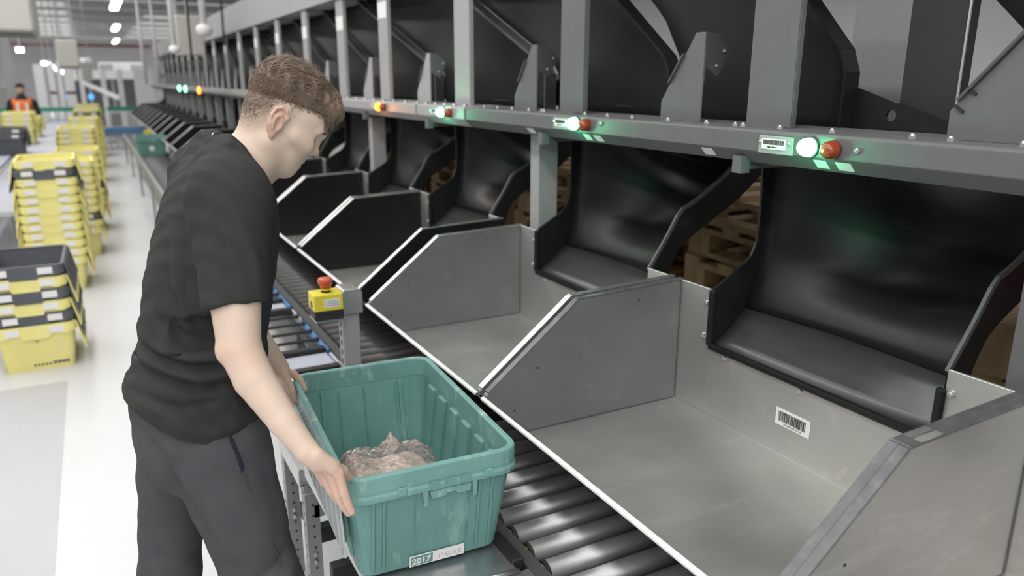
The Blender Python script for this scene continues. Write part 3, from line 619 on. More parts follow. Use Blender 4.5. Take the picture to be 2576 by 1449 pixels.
# ------------------------------------------------------------------ signed distance sculpting, used for soft shapes
class SDF:
    def __init__(s, lo, hi, h):
        s.lo = np.array(lo, float); s.h = h; s.n = np.ceil((np.array(hi)-s.lo)/h).astype(int)+1; s.F = np.full(s.n, .06, np.float32)
    def win(s, lo, hi):
        a = np.maximum(np.floor((np.array(lo)-s.lo)/s.h).astype(int), 0); b = np.minimum(np.ceil((np.array(hi)-s.lo)/s.h).astype(int)+1, s.n)
        if (b <= a).any(): return None, None
        ax = [(s.lo[i]+s.h*np.arange(a[i], b[i])).astype(np.float32) for i in range(3)]
        return tuple(slice(a[i], b[i]) for i in range(3)), (ax[0][:, None, None], ax[1][None, :, None], ax[2][None, None, :])
    def op(s, fn, lo, hi, k, sub=False):
        m = k+.03; W, X = s.win(np.array(lo)-m, np.array(hi)+m)
        if W is None: return
        d = fn(*X); f = s.F[W]
        if sub: d = -d
        if sub:
            h = np.maximum(k-np.abs(f-d), 0)/max(k, 1e-6); s.F[W] = np.maximum(f, d)+h*h*k*.25
        else:
            h = np.maximum(k-np.abs(f-d), 0)/max(k, 1e-6); s.F[W] = np.minimum(f, d)-h*h*k*.25
    def cone(s, a, b, r1, r2, k=.01, sub=False):
        a, b = np.array(a, float), np.array(b, float); ab = b-a; L2 = max(float(ab@ab), 1e-9)
        def fn(x, y, z):
            t = np.clip(((x-a[0])*ab[0]+(y-a[1])*ab[1]+(z-a[2])*ab[2])/L2, 0, 1)
            return np.sqrt((x-a[0]-t*ab[0])**2+(y-a[1]-t*ab[1])**2+(z-a[2]-t*ab[2])**2)-(r1+(r2-r1)*t)
        r = max(r1, r2); s.op(fn, np.minimum(a, b)-r, np.maximum(a, b)+r, k, sub)
    def ell(s, c, r, R=None, k=.01, sub=False):
        c = np.array(c, float); r = np.array(r, float); R = np.eye(3) if R is None else R        # rows of R: local axes
        def fn(x, y, z):
            dx, dy, dz = x-c[0], y-c[1], z-c[2]; q = [R[i][0]*dx+R[i][1]*dy+R[i][2]*dz for i in range(3)]
            k0 = np.sqrt(sum((q[i]/r[i])**2 for i in range(3))); k1 = np.sqrt(sum((q[i]/r[i]**2)**2 for i in range(3)))
            return k0*(k0-1)/np.maximum(k1, 1e-6)
        m = r.max(); s.op(fn, c-m, c+m, k, sub)
    def mesh(s):
        F = s.F; n = s.n; I = F < 0; C = n-1
        cnt = np.zeros(C, np.int8)
        for i in (0, 1):
            for j in (0, 1):
                for k in (0, 1): cnt += I[i:i+C[0], j:j+C[1], k:k+C[2]]
        act = (cnt > 0) & (cnt < 8); idx = np.argwhere(act); vid = np.full(C, -1, np.int32); vid[act] = np.arange(len(idx))
        acc = np.zeros((len(idx), 3)); num = np.zeros(len(idx))
        cor = [(i, j, k) for i in (0, 1) for j in (0, 1) for k in (0, 1)]
        for a in cor:
            for ax in range(3):
                if a[ax]: continue
                b = list(a); b[ax] = 1
                fa = F[idx[:, 0]+a[0], idx[:, 1]+a[1], idx[:, 2]+a[2]]; fb = F[idx[:, 0]+b[0], idx[:, 1]+b[1], idx[:, 2]+b[2]]
                cr = (fa < 0) != (fb < 0); t = np.where(cr, fa/np.where(np.abs(fa-fb) < 1e-9, 1, fa-fb), 0)
                p = np.tile(np.array(a, float), (len(idx), 1)); p[:, ax] = t
                acc[cr] += p[cr]; num[cr] += 1
        V = s.lo+s.h*(idx+acc/num[:, None]); Q = []
        for ax in range(3):
            u, v = (ax+1) % 3, (ax+2) % 3
            sl0 = [slice(None)]*3; sl1 = [slice(None)]*3; sl0[ax] = slice(0, -1); sl1[ax] = slice(1, None)
            ch = I[tuple(sl0)] != I[tuple(sl1)]; e = np.argwhere(ch)
            e = e[(e[:, u] > 0) & (e[:, v] > 0) & (e[:, u] < C[u]) & (e[:, v] < C[v])]
            if not len(e): continue
            def cell(du, dv):
                q = e.copy(); q[:, u] -= du; q[:, v] -= dv; return vid[q[:, 0], q[:, 1], q[:, 2]]
            q = np.stack([cell(1, 1), cell(0, 1), cell(0, 0), cell(1, 0)], 1); ins = I[e[:, 0], e[:, 1], e[:, 2]]
            q[~ins] = q[~ins][:, ::-1]; Q.append(q)
        return V, np.vstack(Q)
def np_obj(name, V, Q, m, parent, smooth_it=0, tint=None):
    base = np.array(parent['_o'], float); me = bpy.data.meshes.new(name)
    if smooth_it:
        e = np.vstack([Q[:, [0, 1]], Q[:, [1, 2]], Q[:, [2, 3]], Q[:, [3, 0]]])
        deg = np.bincount(e.ravel(), minlength=len(V)).astype(float)[:, None]
        for it in range(smooth_it):
            S = np.zeros_like(V)
            for c in range(3): S[:, c] = np.bincount(e[:, 0], V[e[:, 1], c], len(V))+np.bincount(e[:, 1], V[e[:, 0], c], len(V))
            V = V+(.5 if it % 2 == 0 else -.52)*(S/np.maximum(deg, 1)-V)
    me.vertices.add(len(V)); me.vertices.foreach_set('co', (V-base).astype(np.float32).ravel())
    me.loops.add(Q.size); me.loops.foreach_set('vertex_index', Q.ravel().astype(np.int32))
    me.polygons.add(len(Q)); me.polygons.foreach_set('loop_start', np.arange(0, Q.size, 4, dtype=np.int32)); me.polygons.foreach_set('loop_total', np.full(len(Q), 4, np.int32))
    me.polygons.foreach_set('use_smooth', np.ones(len(Q), bool)); me.update(calc_edges=True); me.validate()
    if tint is not None:
        a = me.color_attributes.new('tint', 'FLOAT_COLOR', 'POINT'); a.data.foreach_set('color', np.hstack([tint, np.ones((len(V), 1))]).astype(np.float32).ravel())
    me.materials.append(MT[m]); o = bpy.data.objects.new(name, me); COL.objects.link(o); o.parent = parent; o['_o'] = tuple(base); return o
# ------------------------------------------------------------------ lidded crates
def rr(w, l, r, z, n=5, c=(0, 0)):
    out = []
    for k, (sx, sy) in enumerate(((1, 1), (-1, 1), (-1, -1), (1, -1))):
        for i in range(n):
            a = math.pi/2*(k+i/(n-1)); out.append((c[0]+sx*(w/2-r)+r*math.cos(a), c[1]+sy*(l/2-r)+r*math.sin(a), z))
    return out
# the green tote on the rack
TC = (.559, 1.655); TA = math.radians(-3.2)
t = thing('green_tote', 'worn green plastic tote held by the young man, a bagged item inside', 'tote', (TC[0], TC[1], -1.035))
def tl(p): return Vector((TC[0]+p[0]*math.cos(TA)-p[1]*math.sin(TA), TC[1]+p[0]*math.sin(TA)+p[1]*math.cos(TA), p[2]))
zb, zt = -1.035, -.77; W0, L0, W1, L1 = .318, .545, .366, .618
def wl(z): u = (z-zb)/(zt-.055-zb); return W0+(W1-W0)*u, L0+(L1-L0)*u
R = [rr(W0-.02, L0-.02, .022, zb), rr(W0, L0, .03, zb+.008), rr(W1, L1, .035, zt-.055), rr(W1, L1, .035, zt-.01), rr(W1-.008, L1-.008, .032, zt-.01), rr(W1-.01, L1-.01, .032, zt-.055), rr(W0-.012, L0-.012, .026, zb+.012)]
MB().rings(R).xf(tl).build('body', 'tote', t, smooth=False, bevel=.002)
a, c = W1+.024, L1+.024
MB().rings([rr(W1-.002, L1-.002, .035, zt-.057), rr(a, c, .045, zt-.057), rr(a+.002, c+.002, .046, zt-.047), rr(a, c, .045, zt-.043), rr(a-.005, c-.005, .043, zt-.041), rr(a-.003, c-.003, .043, zt-.033), rr(a-.003, c-.003, .043, zt-.003), rr(a-.007, c-.007, .042, zt), rr(W1-.005, L1-.005, .034, zt), rr(W1-.009, L1-.009, .033, zt-.004), rr(W1-.010, L1-.010, .033, zt-.05)], (False, False)).xf(tl).build('rim', 'toter', t, bevel=.001)
def vrib(x, y, nx, ny, z0, z1, wd, dp, name, m='tote'):    # a rib following the taper of the wall
    w0, l0 = wl(z0); w1_, l1_ = wl(z1); b = MB()
    def pt(z, s, o):
        w_, l_ = wl(z)
        return (nx*(w_/2+o), y+s*wd/2, z) if nx else (x+s*wd/2, ny*(l_/2+o), z)
    vs = [pt(z, s, o) for z in (z0, z1) for (s, o) in ((-1, -.001), (1, -.001), (1, dp), (-1, dp))]
    b.add(vs, [(0, 1, 2, 3), (7, 6, 5, 4), (0, 4, 5, 1), (1, 5, 6, 2), (2, 6, 7, 3), (3, 7, 4, 0)]).xf(tl).build(name, m, t, bevel=.0012)
for k in range(9): vrib(0, -.22+.055*k, -1, 0, zb+.04, zt-.06, .020, .006, 'rib')
for k in range(9): vrib(0, -.22+.055*k, 1, 0, zb+.04, zt-.06, .020, .006, 'rib')
for k in range(6): vrib(0, -.215+.086*k, 1, 0, zb+.03, zt-.06, .048, -.014, 'inner_rib')
for k in range(6): vrib(0, -.215+.086*k, -1, 0, zb+.03, zt-.06, .048, -.014, 'inner_rib')
for x in (-.135, -.112, .10, .13): vrib(x, 0, 0, -1, zb+.02, zt-.06, .006, .005, 'rib')
for x in (-.045, .075): vrib(x, 0, 0, -1, zb+.02, zt-.06, .003, .0025, 'rib')
for x in (-.07, .0, .09): vrib(x, 0, 0, 1, zb+.03, zt-.06, .004, -.011, 'inner_rib')
for x in (-.115, .105): vrib(x, 0, 0, 1, zb+.03, zt-.06, .012, -.013, 'inner_rib')
yf = -(L1+.024)/2
for x in (-.026, .085): MB().prism([(x-.006, zt-.057), (x+.006, zt-.057), (x+.004, zt-.092), (x-.004, zt-.092)], 'y', yf+.001, yf+.014).xf(tl).build('latch_post', 'toter', t, bevel=.001)
MB().prism([(-.016, zt-.060), (.078, zt-.060), (.076, zt-.079), (.046, zt-.079), (.042, zt-.072), (.022, zt-.072), (.018, zt-.079), (-.012, zt-.079)], 'y', yf+.004, yf+.012).xf(tl).build('latch_plate', 'toter', t, bevel=.001)
b = MB()
for x in (-.018, .018, .052): b.box((x, yf-.0035, zt-.050), (x+.022, yf+.001, zt-.036))
b.xf(tl).build('rim_slots', 'tote', t)
for x in (-.085, .105): MB().box((x, yf-.004, zt-.052), (x+.018, yf+.001, zt-.034)).xf(tl).build('rim_lug', 'toter', t, bevel=.0015)
lf = MB()
for k in range(24):
    pass
lf.prism([(-W1/2-.013, zt-.045), (-W1/2-.018, zt-.045), (-W1/2-.012, zb+.075), (-W1/2-.007, zb+.075)], 'y', -.285, .285)
L_ = lf.xf(tl).build('lid_flap', 'flap', t, bevel=.001)
b = MB()
for k in range(10): b.prism([(-W1/2-.0165, zt-.06), (-W1/2-.021, zt-.065), (-W1/2-.016, zb+.09), (-W1/2-.011, zb+.085)], 'y', -.265+.055*k, -.265+.055*k+.022)
b.xf(tl).build('lid_fingers', 'flap', L_, bevel=.001)
yl_ = -wl(-1.0)[1]/2
def txt(s, size, name, m, parent, org, wscale=1.0, shear=0):
    cu = bpy.data.curves.new(name, 'FONT'); cu.body = s; cu.size = size; cu.extrude = .0002; cu.offset = shear; cu.resolution_u = 3
    o = bpy.data.objects.new(name, cu); COL.objects.link(o); dg = bpy.context.evaluated_depsgraph_get(); me = bpy.data.meshes.new_from_object(o.evaluated_get(dg))
    b = MB(); b.add([(v.co.x*wscale, v.co.z, v.co.y) for v in me.vertices], [tuple(p.vertices) for p in me.polygons]); bpy.data.objects.remove(o)
    return b.xf(org).build(name, m, parent)
def facept(u, z, o): return tl((u, -wl(z)[1]/2-o, z))
lb = MB().add([facept(u, z, o) for (u, z) in ((-.055, -1.0265), (.072, -1.0265), (.072, -.998), (-.055, -.998)) for o in (.0028, .0042)], [(0, 2, 4, 6), (1, 7, 5, 3), (0, 1, 3, 2), (2, 3, 5, 4), (4, 5, 7, 6), (6, 7, 1, 0)]).build('name_label', 'paper', t)
MB().add([facept(u, z, .0045) for (u, z) in ((-.052, -1.0245), (-.002, -1.0245), (-.002, -1.0005), (-.052, -1.0005))], [(0, 1, 2, 3)]).build('green_patch', 'tote', lb)
txt('2017', .0215, 'year_digits', 'paper', lb, lambda p: facept(-.0500+p[0], -1.0205+p[2], .0052+p[1]), 1.0, .0006)
txt('next', .026, 'next_lettering', 'inkl', lb, lambda p: facept(.010+p[0], -1.0205+p[2], .0046+p[1]), 1.2, -.0005)
txt('d  i  r  e  c  t  o  r  y', .005, 'small_lettering', 'inkg', lb, lambda p: facept(.018+p[0], -1.0035+p[2], .0046+p[1]), 1.1) if False else None
# bagged goods in the tote
bg = thing('bagged_goods', 'brown wrapped goods in a clear crinkled plastic bag inside the green tote', 'bag', (.50, 1.56, -1.02))
S = SDF((.34, 1.34, -1.06), (.70, 1.85, -.76), .005); S2 = SDF((.34, 1.34, -1.06), (.70, 1.85, -.76), .005)
for (c, r) in (((.44, 1.50, -.96), (.055, .085, .075)), ((.53, 1.56, -.945), (.085, .10, .085)), ((.585, 1.60, -.955), (.05, .10, .07)), ((.46, 1.62, -.95), (.06, .09, .08)), ((.50, 1.48, -.965), (.08, .06, .06)), ((.43, 1.43, -.95), (.04, .05, .08))):
    S.ell(c, r, k=.02); S2.ell(c, np.array(r)+.008, k=.05)
S2.cone((.52, 1.58, -.88), (.530, 1.60, -.818), .045, .004, .03); S2.cone((.44, 1.52, -.90), (.425, 1.56, -.852), .04, .02, .04); S2.cone((.60, 1.62, -.90), (.625, 1.62, -.905), .03, .012, .03)
def inside(V, mg):
    V = V.copy(); dx, dy = V[:, 0]-TC[0], V[:, 1]-TC[1]; c_, s_ = math.cos(TA), math.sin(TA); a, b = dx*c_+dy*s_, -dx*s_+dy*c_; u = np.clip((V[:, 2]-zb)/(zt-.055-zb), 0, 1)
    hw, hl_ = (W0+(W1-W0)*u)/2-.008-mg, (L0+(L1-L0)*u)/2-.012-mg; a = np.clip(a, -hw, hw); b = np.clip(b, -hl_, hl_)
    V[:, 0] = TC[0]+a*c_-b*s_; V[:, 1] = TC[1]+a*s_+b*c_; return V
V, Q = S.mesh(); N = np.sin(V[:, 0]*150+np.sin(V[:, 1]*90)*2)*np.sin(V[:, 1]*130+V[:, 2]*110)*.002; V[:, 2] = np.maximum(V[:, 2]+N, -1.021); V = inside(V, .012)
np_obj('wrapped_goods', V, Q, 'goods', bg, 2)
V, Q = S2.mesh(); cr = .005+(np.abs(np.sin(V[:, 0]*75+V[:, 1]*50+np.sin(V[:, 2]*60)*2))-.5)*.006+(np.abs(np.sin(V[:, 1]*120-V[:, 0]*50+V[:, 2]*40))-.5)*.005
V = V+np.stack([cr*.4, cr*.3, cr], 1); V[:, 2] = np.maximum(V[:, 2], -1.022); V = inside(V, .006); np_obj('clear_film', V, Q, 'film', bg, 2)
# crate prototype, 0.40 x 0.60, nested in stacks
def make_crate(m, lab, flap=True):
    c = thing('lidded_crate', lab, 'crate', (0, 0, 0), 'stacked crates')
    hh = .27; w0, l0, w1, l1 = .335, .52, .375, .575
    MB().rings([rr(w0, l0, .03, 0), rr(w1, l1, .035, hh-.05), rr(w1, l1, .035, hh-.01), rr(w1-.01, l1-.01, .03, hh-.01), rr(w0-.012, l0-.012, .03, .012)]).build('body', m, c)
    MB().rings([rr(w1, l1, .035, hh-.055), rr(.40, .60, .04, hh-.055), rr(.40, .60, .04, hh), rr(w1-.012, l1-.012, .03, hh), rr(w1-.012, l1-.012, .03, hh-.05)], (False, False)).build('rim', m, c, bevel=.002)
    MB().prism([(-.075, hh-.055), (.075, hh-.055), (.065, hh-.078), (-.065, hh-.078)], 'y', -.302, -.285).build('handle', m, c, bevel=.002)
    for x in (-.155, .145):
        MB().box((x-.018, -.3035, hh-.06), (x+.018, -.295, hh-.022)).build('corner_notch', 'hem' if m == 'gry' else 'yel', c)
    for x in (-.11, .105): MB().box((x-.036, -.3045, hh-.048), (x+.036, -.30, hh-.012)).build('paper_label', 'paper', c)
    if flap:
        for s in (-1, 1):
            f = MB().prism([(s*.198, hh-.01), (s*.205, hh-.005), (s*.240, hh-.165), (s*.233, hh-.17)][::s], 'y', -.27, .27).build('lid_flap', m, c, bevel=.0015)
            for k in range(4): MB().prism([(s*.206, hh-.02), (s*.212, hh-.018), (s*.2425, hh-.15), (s*.236, hh-.152)][::s], 'y', -.22+.13*k, -.22+.13*k+.03).build('flap_rib', m, f)
    return c
CY = make_crate('yel', 'x'); CG = make_crate('gry', 'x'); cused = {'yel': False, 'gry': False}
def crate(m, loc, lab, grp, rz=0):
    p = CY if m == 'yel' else CG
    if not cused[m]:
        cused[m] = True; p.location = (loc[0], loc[1], loc[2]+H); p['label'] = lab; p['group'] = grp; p.rotation_euler.z = rz; return p
    return dup(p, loc, lab, rz, group=grp)
def stack(x, y, z0, seq, where, rz=0):
    for k, ch in enumerate(seq):
        m = 'yel' if ch == 'y' else 'gry'; nm = 'yellow' if ch == 'y' else 'dark grey'
        if len(seq) == 1: lab = 'single %s crate %s' % (nm, where)
        elif k == len(seq)-1: lab = '%s crate on top of the stack %s' % (nm, where)
        elif k == 0: lab = '%s crate at the bottom of the stack %s' % (nm, where)
        else: lab = '%s crate, %s from the bottom of the stack %s' % (nm, ORD[k], where)
        crate(m, (x+random.uniform(-.006, .006), y+random.uniform(-.006, .006), z0+.068*k), lab, 'nested crates in stacks', rz+random.uniform(-.012, .012))
stack(-.437, 5.13, -1.6, 'ygygyg', 'nearest to the camera')
stack(-.372, 6.99, -1.6, 'yyyyyyyyyygy', 'just behind the nearest stack')
stack(-.26, 8.3, -1.6, 'yygyyyyyyy', 'third along the walkway', .02)
stack(-.20, 9.6, -1.6, 'yyyygyyyyy', 'fourth along the walkway')
stack(-.21, 11.33, -1.6, 'yyyyyyygyyyy', 'fifth along the walkway')
stack(-.14, 14.3, -1.6, 'yyyyyyyyyyyy', 'sixth along the walkway')
stack(-.09, 16.5, -1.6, 'yyyyyyyyyyygy', 'seventh along the walkway')
stack(-.06, 19.1, -1.6, 'yyyyyyyyyyyyy', 'last along the walkway')
# nearest bottom crate carries dark print on its end
o = CY
# ------------------------------------------------------------------ belt lane on the left with crates beyond it
t = thing('belt_conveyor', 'lilac grey belt conveyor between the crate stacks at the left', 'conveyor', (-.72, 15, -1.6))
MB().box((-.93, 6.8, -1.0), (-.52, 27, -.965)).build('belt', 'lilac', t); MB().box((-.96, 6.8, -1.08), (-.935, 27, -.955)).build('side_rail', 'galv', t); MB().box((-.515, 6.8, -1.08), (-.50, 27, -.955)).build('side_rail', 'greenr', t)
for k in range(9): MB().box((-.94, 7.2+2.4*k, -1.6), (-.90, 7.24+2.4*k, -1.08)).box((-.55, 7.2+2.4*k, -1.6), (-.51, 7.24+2.4*k, -1.08)).build('leg', 'galv', t)
t2 = thing('support_table', 'low white table behind the belt conveyor at the left', 'table', (-1.3, 13, -1.6))
MB().box((-1.75, 8.5, -1.0), (-1.0, 16.5, -.96)).build('top', 'lilac', t2)
for y in (8.6, 12.4, 16.3): MB().box((-1.7, y, -1.6), (-1.65, y+.05, -1.0)).box((-1.1, y, -1.6), (-1.05, y+.05, -1.0)).build('leg', 'galv', t2)
stack(-1.03+.02, 14.2, -.96, 'yyyy', 'below the man in orange')
stack(-1.26, 9.6, -.96, 'ygyy', 'cut by the left edge')
stack(-1.02, 12.2, -.96, 'gg', 'low at the far left')
stack(-1.0, 15.9, -.96, 'yy', 'behind the one below the orange vest')
# ------------------------------------------------------------------ far green tote on the lane
c = make_crate('tote', 'green tote waiting far down the roller lane with a round white mark', flap=False); c.name = 'green_tote'; c['category'] = 'tote'; del c['group']
c.location = (.665, 12.1, -1.037+H); c['_o'] = (.665, 12.1, -1.037)
for ch in list(c.children):
    if ch.name.startswith('paper_label') or ch.name.startswith('corner_notch'): bpy.data.objects.remove(ch)
MB().tube([(.665, 11.818, -.925), (.665, 11.808, -.925)], .035, 14).build('round_mark', 'paper', c)
# ------------------------------------------------------------------ ceiling services
def hang(x, y, z0, r, lab, bulb, nm='pendant_sensor'):
    t = thing(nm, lab, 'pendant', (x, y, z0), 'white pendant pipes over the machine')
    MB().tube([(x, y, z0), (x, y, 2.45)], r, 10).build('pipe', 'whitep', t, smooth=True)
    if bulb: MB().ball((x, y, z0), bulb, 12, 8, (1, 1, .8)).build('round_end', 'whitep', t, smooth=True)
hang(.832, 9, .30, .028, 'white pendant pipe with a small round end, left of the beige box', .055)
hang(1.14, 9, .50, .034, 'white pendant pipe with a wider round end, right of the beige box', .085)
hang(1.30, 18, -.1, .03, 'thin white pipe left of the far posts', 0, 'white_pipe'); hang(1.05, 18, -.1, .03, 'second thin white pipe, left of the other far pipe', 0, 'white_pipe'); hang(1.75, 18, .0, .04, 'third thin white pipe near the far posts', 0, 'white_pipe')
for x, y, lab in ((.99, 9, 'thin dark cable hanging in front of the beige box'), (1.33, 9, 'thin dark cable hanging right of the wider pendant')):
    tag(MB().tube([(x, y, .2 if x < 1.2 else .35), (x+.01, y, 1.2), (x, y, 2.45)], .013, 6).build('hanging_cable', 'rubber'), lab, 'cable')
t = thing('beige_unit', 'beige box hanging behind the two pendant pipes', 'heater', (1.02, 9.6, .2)); MB().box((.92, 9.5, .26), (1.20, 9.9, .68)).build('casing', 'beige', t, bevel=.01); MB().tube([(1.06, 9.7, .68), (1.06, 9.7, 2.45)], .012, 6).build('drop_rod', 'galv', t)
def heater(x0, x1, y0, y1, z0, z1, lab):
    t = thing('unit_heater', lab, 'heater', ((x0+x1)/2, (y0+y1)/2, z0), 'beige hanging units')
    MB().box((x0, y0, z0), (x1, y1, z1)).build('casing', 'beige', t, bevel=.02)
    for k in range(5): MB().bar((x0+.03, y0+(k+.5)*(y1-y0)/5, z0-.012), (x1-.03, y0+(k+.5)*(y1-y0)/5, z0-.012), .05, .01).build('louvre', 'greyl' if k % 2 else 'greyd', t)
    for x in (x0+.05, x1-.05): MB().tube([(x, (y0+y1)/2, z1), (x, (y0+y1)/2, 2.45)], .012, 6).build('drop_rod', 'galv', t)
heater(-1.3, -.40, 9.0, 10.0, .44, 1.15, 'large beige hanging unit at the top left corner')
heater(-.46, -.10, 17, 18, .22, .70, 'middle beige hanging unit left of the far lamps'); heater(-.30, .12, 24, 25.5, -.05, .42, 'far beige hanging unit, low behind the middle one')
for k, y in enumerate((14, 17.5, 21, 24.5, 28, 31.5, 35, 38.5, 42, 46)):
    tag(MB().box((-14, y, 2.12), (12, y+.12, 2.3)).box((-14, y-.04, 2.09), (12, y+.16, 2.12)).box((-14, y-.04, 2.3), (12, y+.16, 2.33)).build('roof_beam', 'greyl'), '%s pale roof beam crossing the ceiling, counted from the camera' % ORD[k], 'roof beam', 'roof beams')
    for x in (-12, 11): pass
tag(MB().tube([(-14, 30, 1.08), (10, 30, 1.08)], .045, 8).build('red_pipe', 'redp'), 'dark red sprinkler pipe crossing the hall below the ceiling', 'pipe')
tag(MB().tube([(-1.5, 12, 2.0), (-1.0, 33, 2.0)], .045, 8).build('service_pipe', 'beige'), 'pale sprinkler pipe running away under the ceiling', 'pipe')
tag(MB().tube([(-2.2, 10, 1.95), (-1.9, 33, 1.95)], .09, 8).build('cable_tray', 'greyl'), 'grey cable tray running away under the ceiling at the left', 'cable tray')
for k, (x, y, z, L_) in enumerate(((.951, 25.8, 2.02, 3.2), (1.264, 37.1, 2.02, 3.6), (1.62, 50, 2.02, 4.5))):
    t = thing('strip_light', '%s of the three lamps in line above the walkway, counted from the top' % ORD[k], 'lamp', (x, y, z), 'ceiling strip lights')
    MB().box((x-.10, y-L_/2, z), (x+.10, y+L_/2, z+.05)).build('diffuser', 'lamp', t); MB().box((x-.12, y-L_/2, z+.05), (x+.12, y+L_/2, z+.09)).build('housing', 'whitep', t)
    MB().tube([(x, y, z+.09), (x, y, 2.45)], .02, 6).build('drop_rod', 'galv', t)
for k, (x, y, z) in enumerate(((-1.205, 20, .60), (-.949, 24, .387), (-.815, 24, .319), (-.662, 24, .25), (-.544, 24, .181), (-.485, 24, -.072))):
    t = thing('strip_light', '%s small bright lamp in the slanting row at the left' % ORD[k], 'lamp', (x, y, z), 'small far lamps')
    MB().box((x-.065, y-.1, z-.045), (x+.065, y+.1, z+.045)).build('diffuser', 'lamp', t); MB().tube([(x, y, z+.05), (x, y, 2.45)], .015, 6).build('drop_rod', 'galv', t)
for k, (x, y, z) in enumerate(((-.68, 26, -.50), (.02, 26, -.50))):
    t = thing('beacon', ('pale blue lamp' if k == 0 else 'bright blue lamp')+' low in the far background', 'beacon', (x, y, z)); MB().ball((x, y, z), .08, 10, 7).build('lens', 'bluel', t, smooth=True); MB().tube([(x, y, z-.1), (x, y, -1.6)], .03, 6).build('stand', 'galv', t)
# ------------------------------------------------------------------ far columns, rails, cabinets
for k, (x0, x1, m) in enumerate(((-1.15, -.93, 'whitep'), (-.86, -.72, 'whitep'), (-.66, -.56, 'whitep'), (-.52, -.30, 'whitep'), (-1.75, -1.55, 'greyl'), (-.2, -.1, 'whitep'), (.28, .40, 'whitep'), (.66, .78, 'whitep'), (1.05, 1.5, 'whitep'))):
    t = thing('column', '%s far column from the left behind the green rail' % ORD[[1, 2, 3, 4, 0, 5, 6, 7, 8][k]], 'column', ((x0+x1)/2, 23, -1.6), 'far columns')
    MB().box((x0, 22.5, -1.6), (x1, 22.8, .35 if k in (0, 1, 2, 3) else (.25 if k != 4 else 2.45))).build('shaft', m, t, bevel=.01)
    MB().box((x0-.04, 22.44, -1.6), (x1+.04, 22.86, -1.56)).build('base_plate', 'greyl', t)
    if k in (1, 3): MB().box((x0-.005, 22.49, -.36), (x1+.005, 22.5, -.30)).build('red_band', 'redp', t)
t = thing('green_guard_rail', 'green guard rail across the far end of the hall', 'rail', (0, 21.9, -1.6))
MB().box((-3.4, 21.8, -.76), (1.55, 21.9, -.66)).build('top_rail', 'greenr', t)
for k in range(8): MB().box((-3.3+.68*k, 21.82, -1.6), (-3.26+.68*k, 21.88, -.76)).build('stanchion', 'galv', t)
t = thing('dark_opening', 'dark doorway with frames behind the slanting rail', 'door', (.4, 30, -1.6))
MB().box((-.5, 31.0, -1.6), (1.5, 31.1, .0)).build('shadow_panel', 'hem', t)
for x in (-.5, .0, .7, 1.45): MB().box((x, 30.9, -1.6), (x+.08, 31.0, .1)).build('frame_post', 'greyl', t)
MB().box((-.55, 30.88, 0), (1.55, 31.0, .3)).build('head_frame', 'whitep', t)
for k, (x0, x1, y, z1, m) in enumerate(((-3.6, -1.8, 24.5, -.2, 'greyl'), (-.45, .1, 25, -.75, 'whitep'), (.3, 1.5, 24, -.82, 'whitep'), (-.5, .2, 40, .9, 'whitep'), (.5, 2.4, 41, .75, 'whitep'))):
    t = thing('white_cabinet', '%s pale cabinet in the far background from the left' % ORD[k], 'cabinet', ((x0+x1)/2, y, -1.6), 'far cabinets')
    MB().box((x0, y, -1.6), (x1, y+.8, z1)).build('casing', m, t, bevel=.02)
    for q in range(3): MB().box((x0+(q+.06)*(x1-x0)/3, y-.02, -1.5), (x0+(q+.94)*(x1-x0)/3, y, z1-.08)).build('door_panel', 'wall' if q % 2 else 'greyl', t)
tag(MB().bar((-.12, 22, -.08), (.60, 20.5, -.43), .05, .09).bar((.30, 21.3, -.32), (.30, 21.3, -1.6), .05, .05).build('slanting_rail', 'whitep'), 'white slanting rail in the far background', 'rail')
t = thing('blue_conveyor', 'blue edged conveyor crossing the far end of the white walkway', 'conveyor', (.4, 19.5, -1.6)); MB().box((-.3, 20.3, -1.22), (1.1, 20.36, -1.08)).build('blue_edge', 'blue', t); MB().box((-.3, 20.36, -1.3), (1.1, 21, -1.1)).build('bed', 'lilac', t)
for x in (-.2, .4, 1.0): MB().box((x, 20.5, -1.6), (x+.05, 20.55, -1.3)).build('leg', 'galv', t)
t = thing('yellow_stop_box', 'tiny yellow switch box far along the tray fronts', 'switch box', (.74, 14.0, -1.0)); MB().box((.70, 14, -.86), (.82, 14.1, -.80)).build('lid', 'ykey', t); MB().box((.70, 14, -.93), (.82, 14.1, -.86)).build('base', 'whitep', t); MB().box((.74, 14.03, -1.6), (.78, 14.07, -.93)).build('post', 'galv', t)
# ------------------------------------------------------------------ man in the orange vest, far left
hv = thing('person', 'person in an orange hi vis vest and dark clothes far at the left', 'person', (-1.12, 17, -1.6))
S = SDF((-1.55, 16.6, -1.62), (-.7, 17.4, .05), .018)
X, Y = -1.12, 17
S.ell((X, Y, -.17), (.075, .09, .11), k=.02); S.cone((X, Y, -.28), (X, Y, -.38), .055, .06, .03)
S.cone((X, Y, -.45), (X, Y, -.85), .14, .13, .05); S.cone((X-.12, Y, -.40), (X+.12, Y, -.40), .07, .07, .05)
for s in (-1, 1):
    S.cone((X+s*.19, Y, -.42), (X+s*.25, Y-.04, -.68), .055, .045, .03); S.cone((X+s*.25, Y-.04, -.68), (X+s*.17, Y-.16, -.86), .045, .035, .02)
    S.cone((X+s*.09, Y, -.86), (X+s*.10, Y, -1.2), .09, .065, .04); S.cone((X+s*.10, Y, -1.2), (X+s*.11, Y+.02, -1.54), .065, .045, .02); S.ell((X+s*.11, Y-.05, -1.57), (.05, .12, .04), k=.02)
V, Q = S.mesh(); np_obj('body', V, Q, 'cloth', hv, 1)
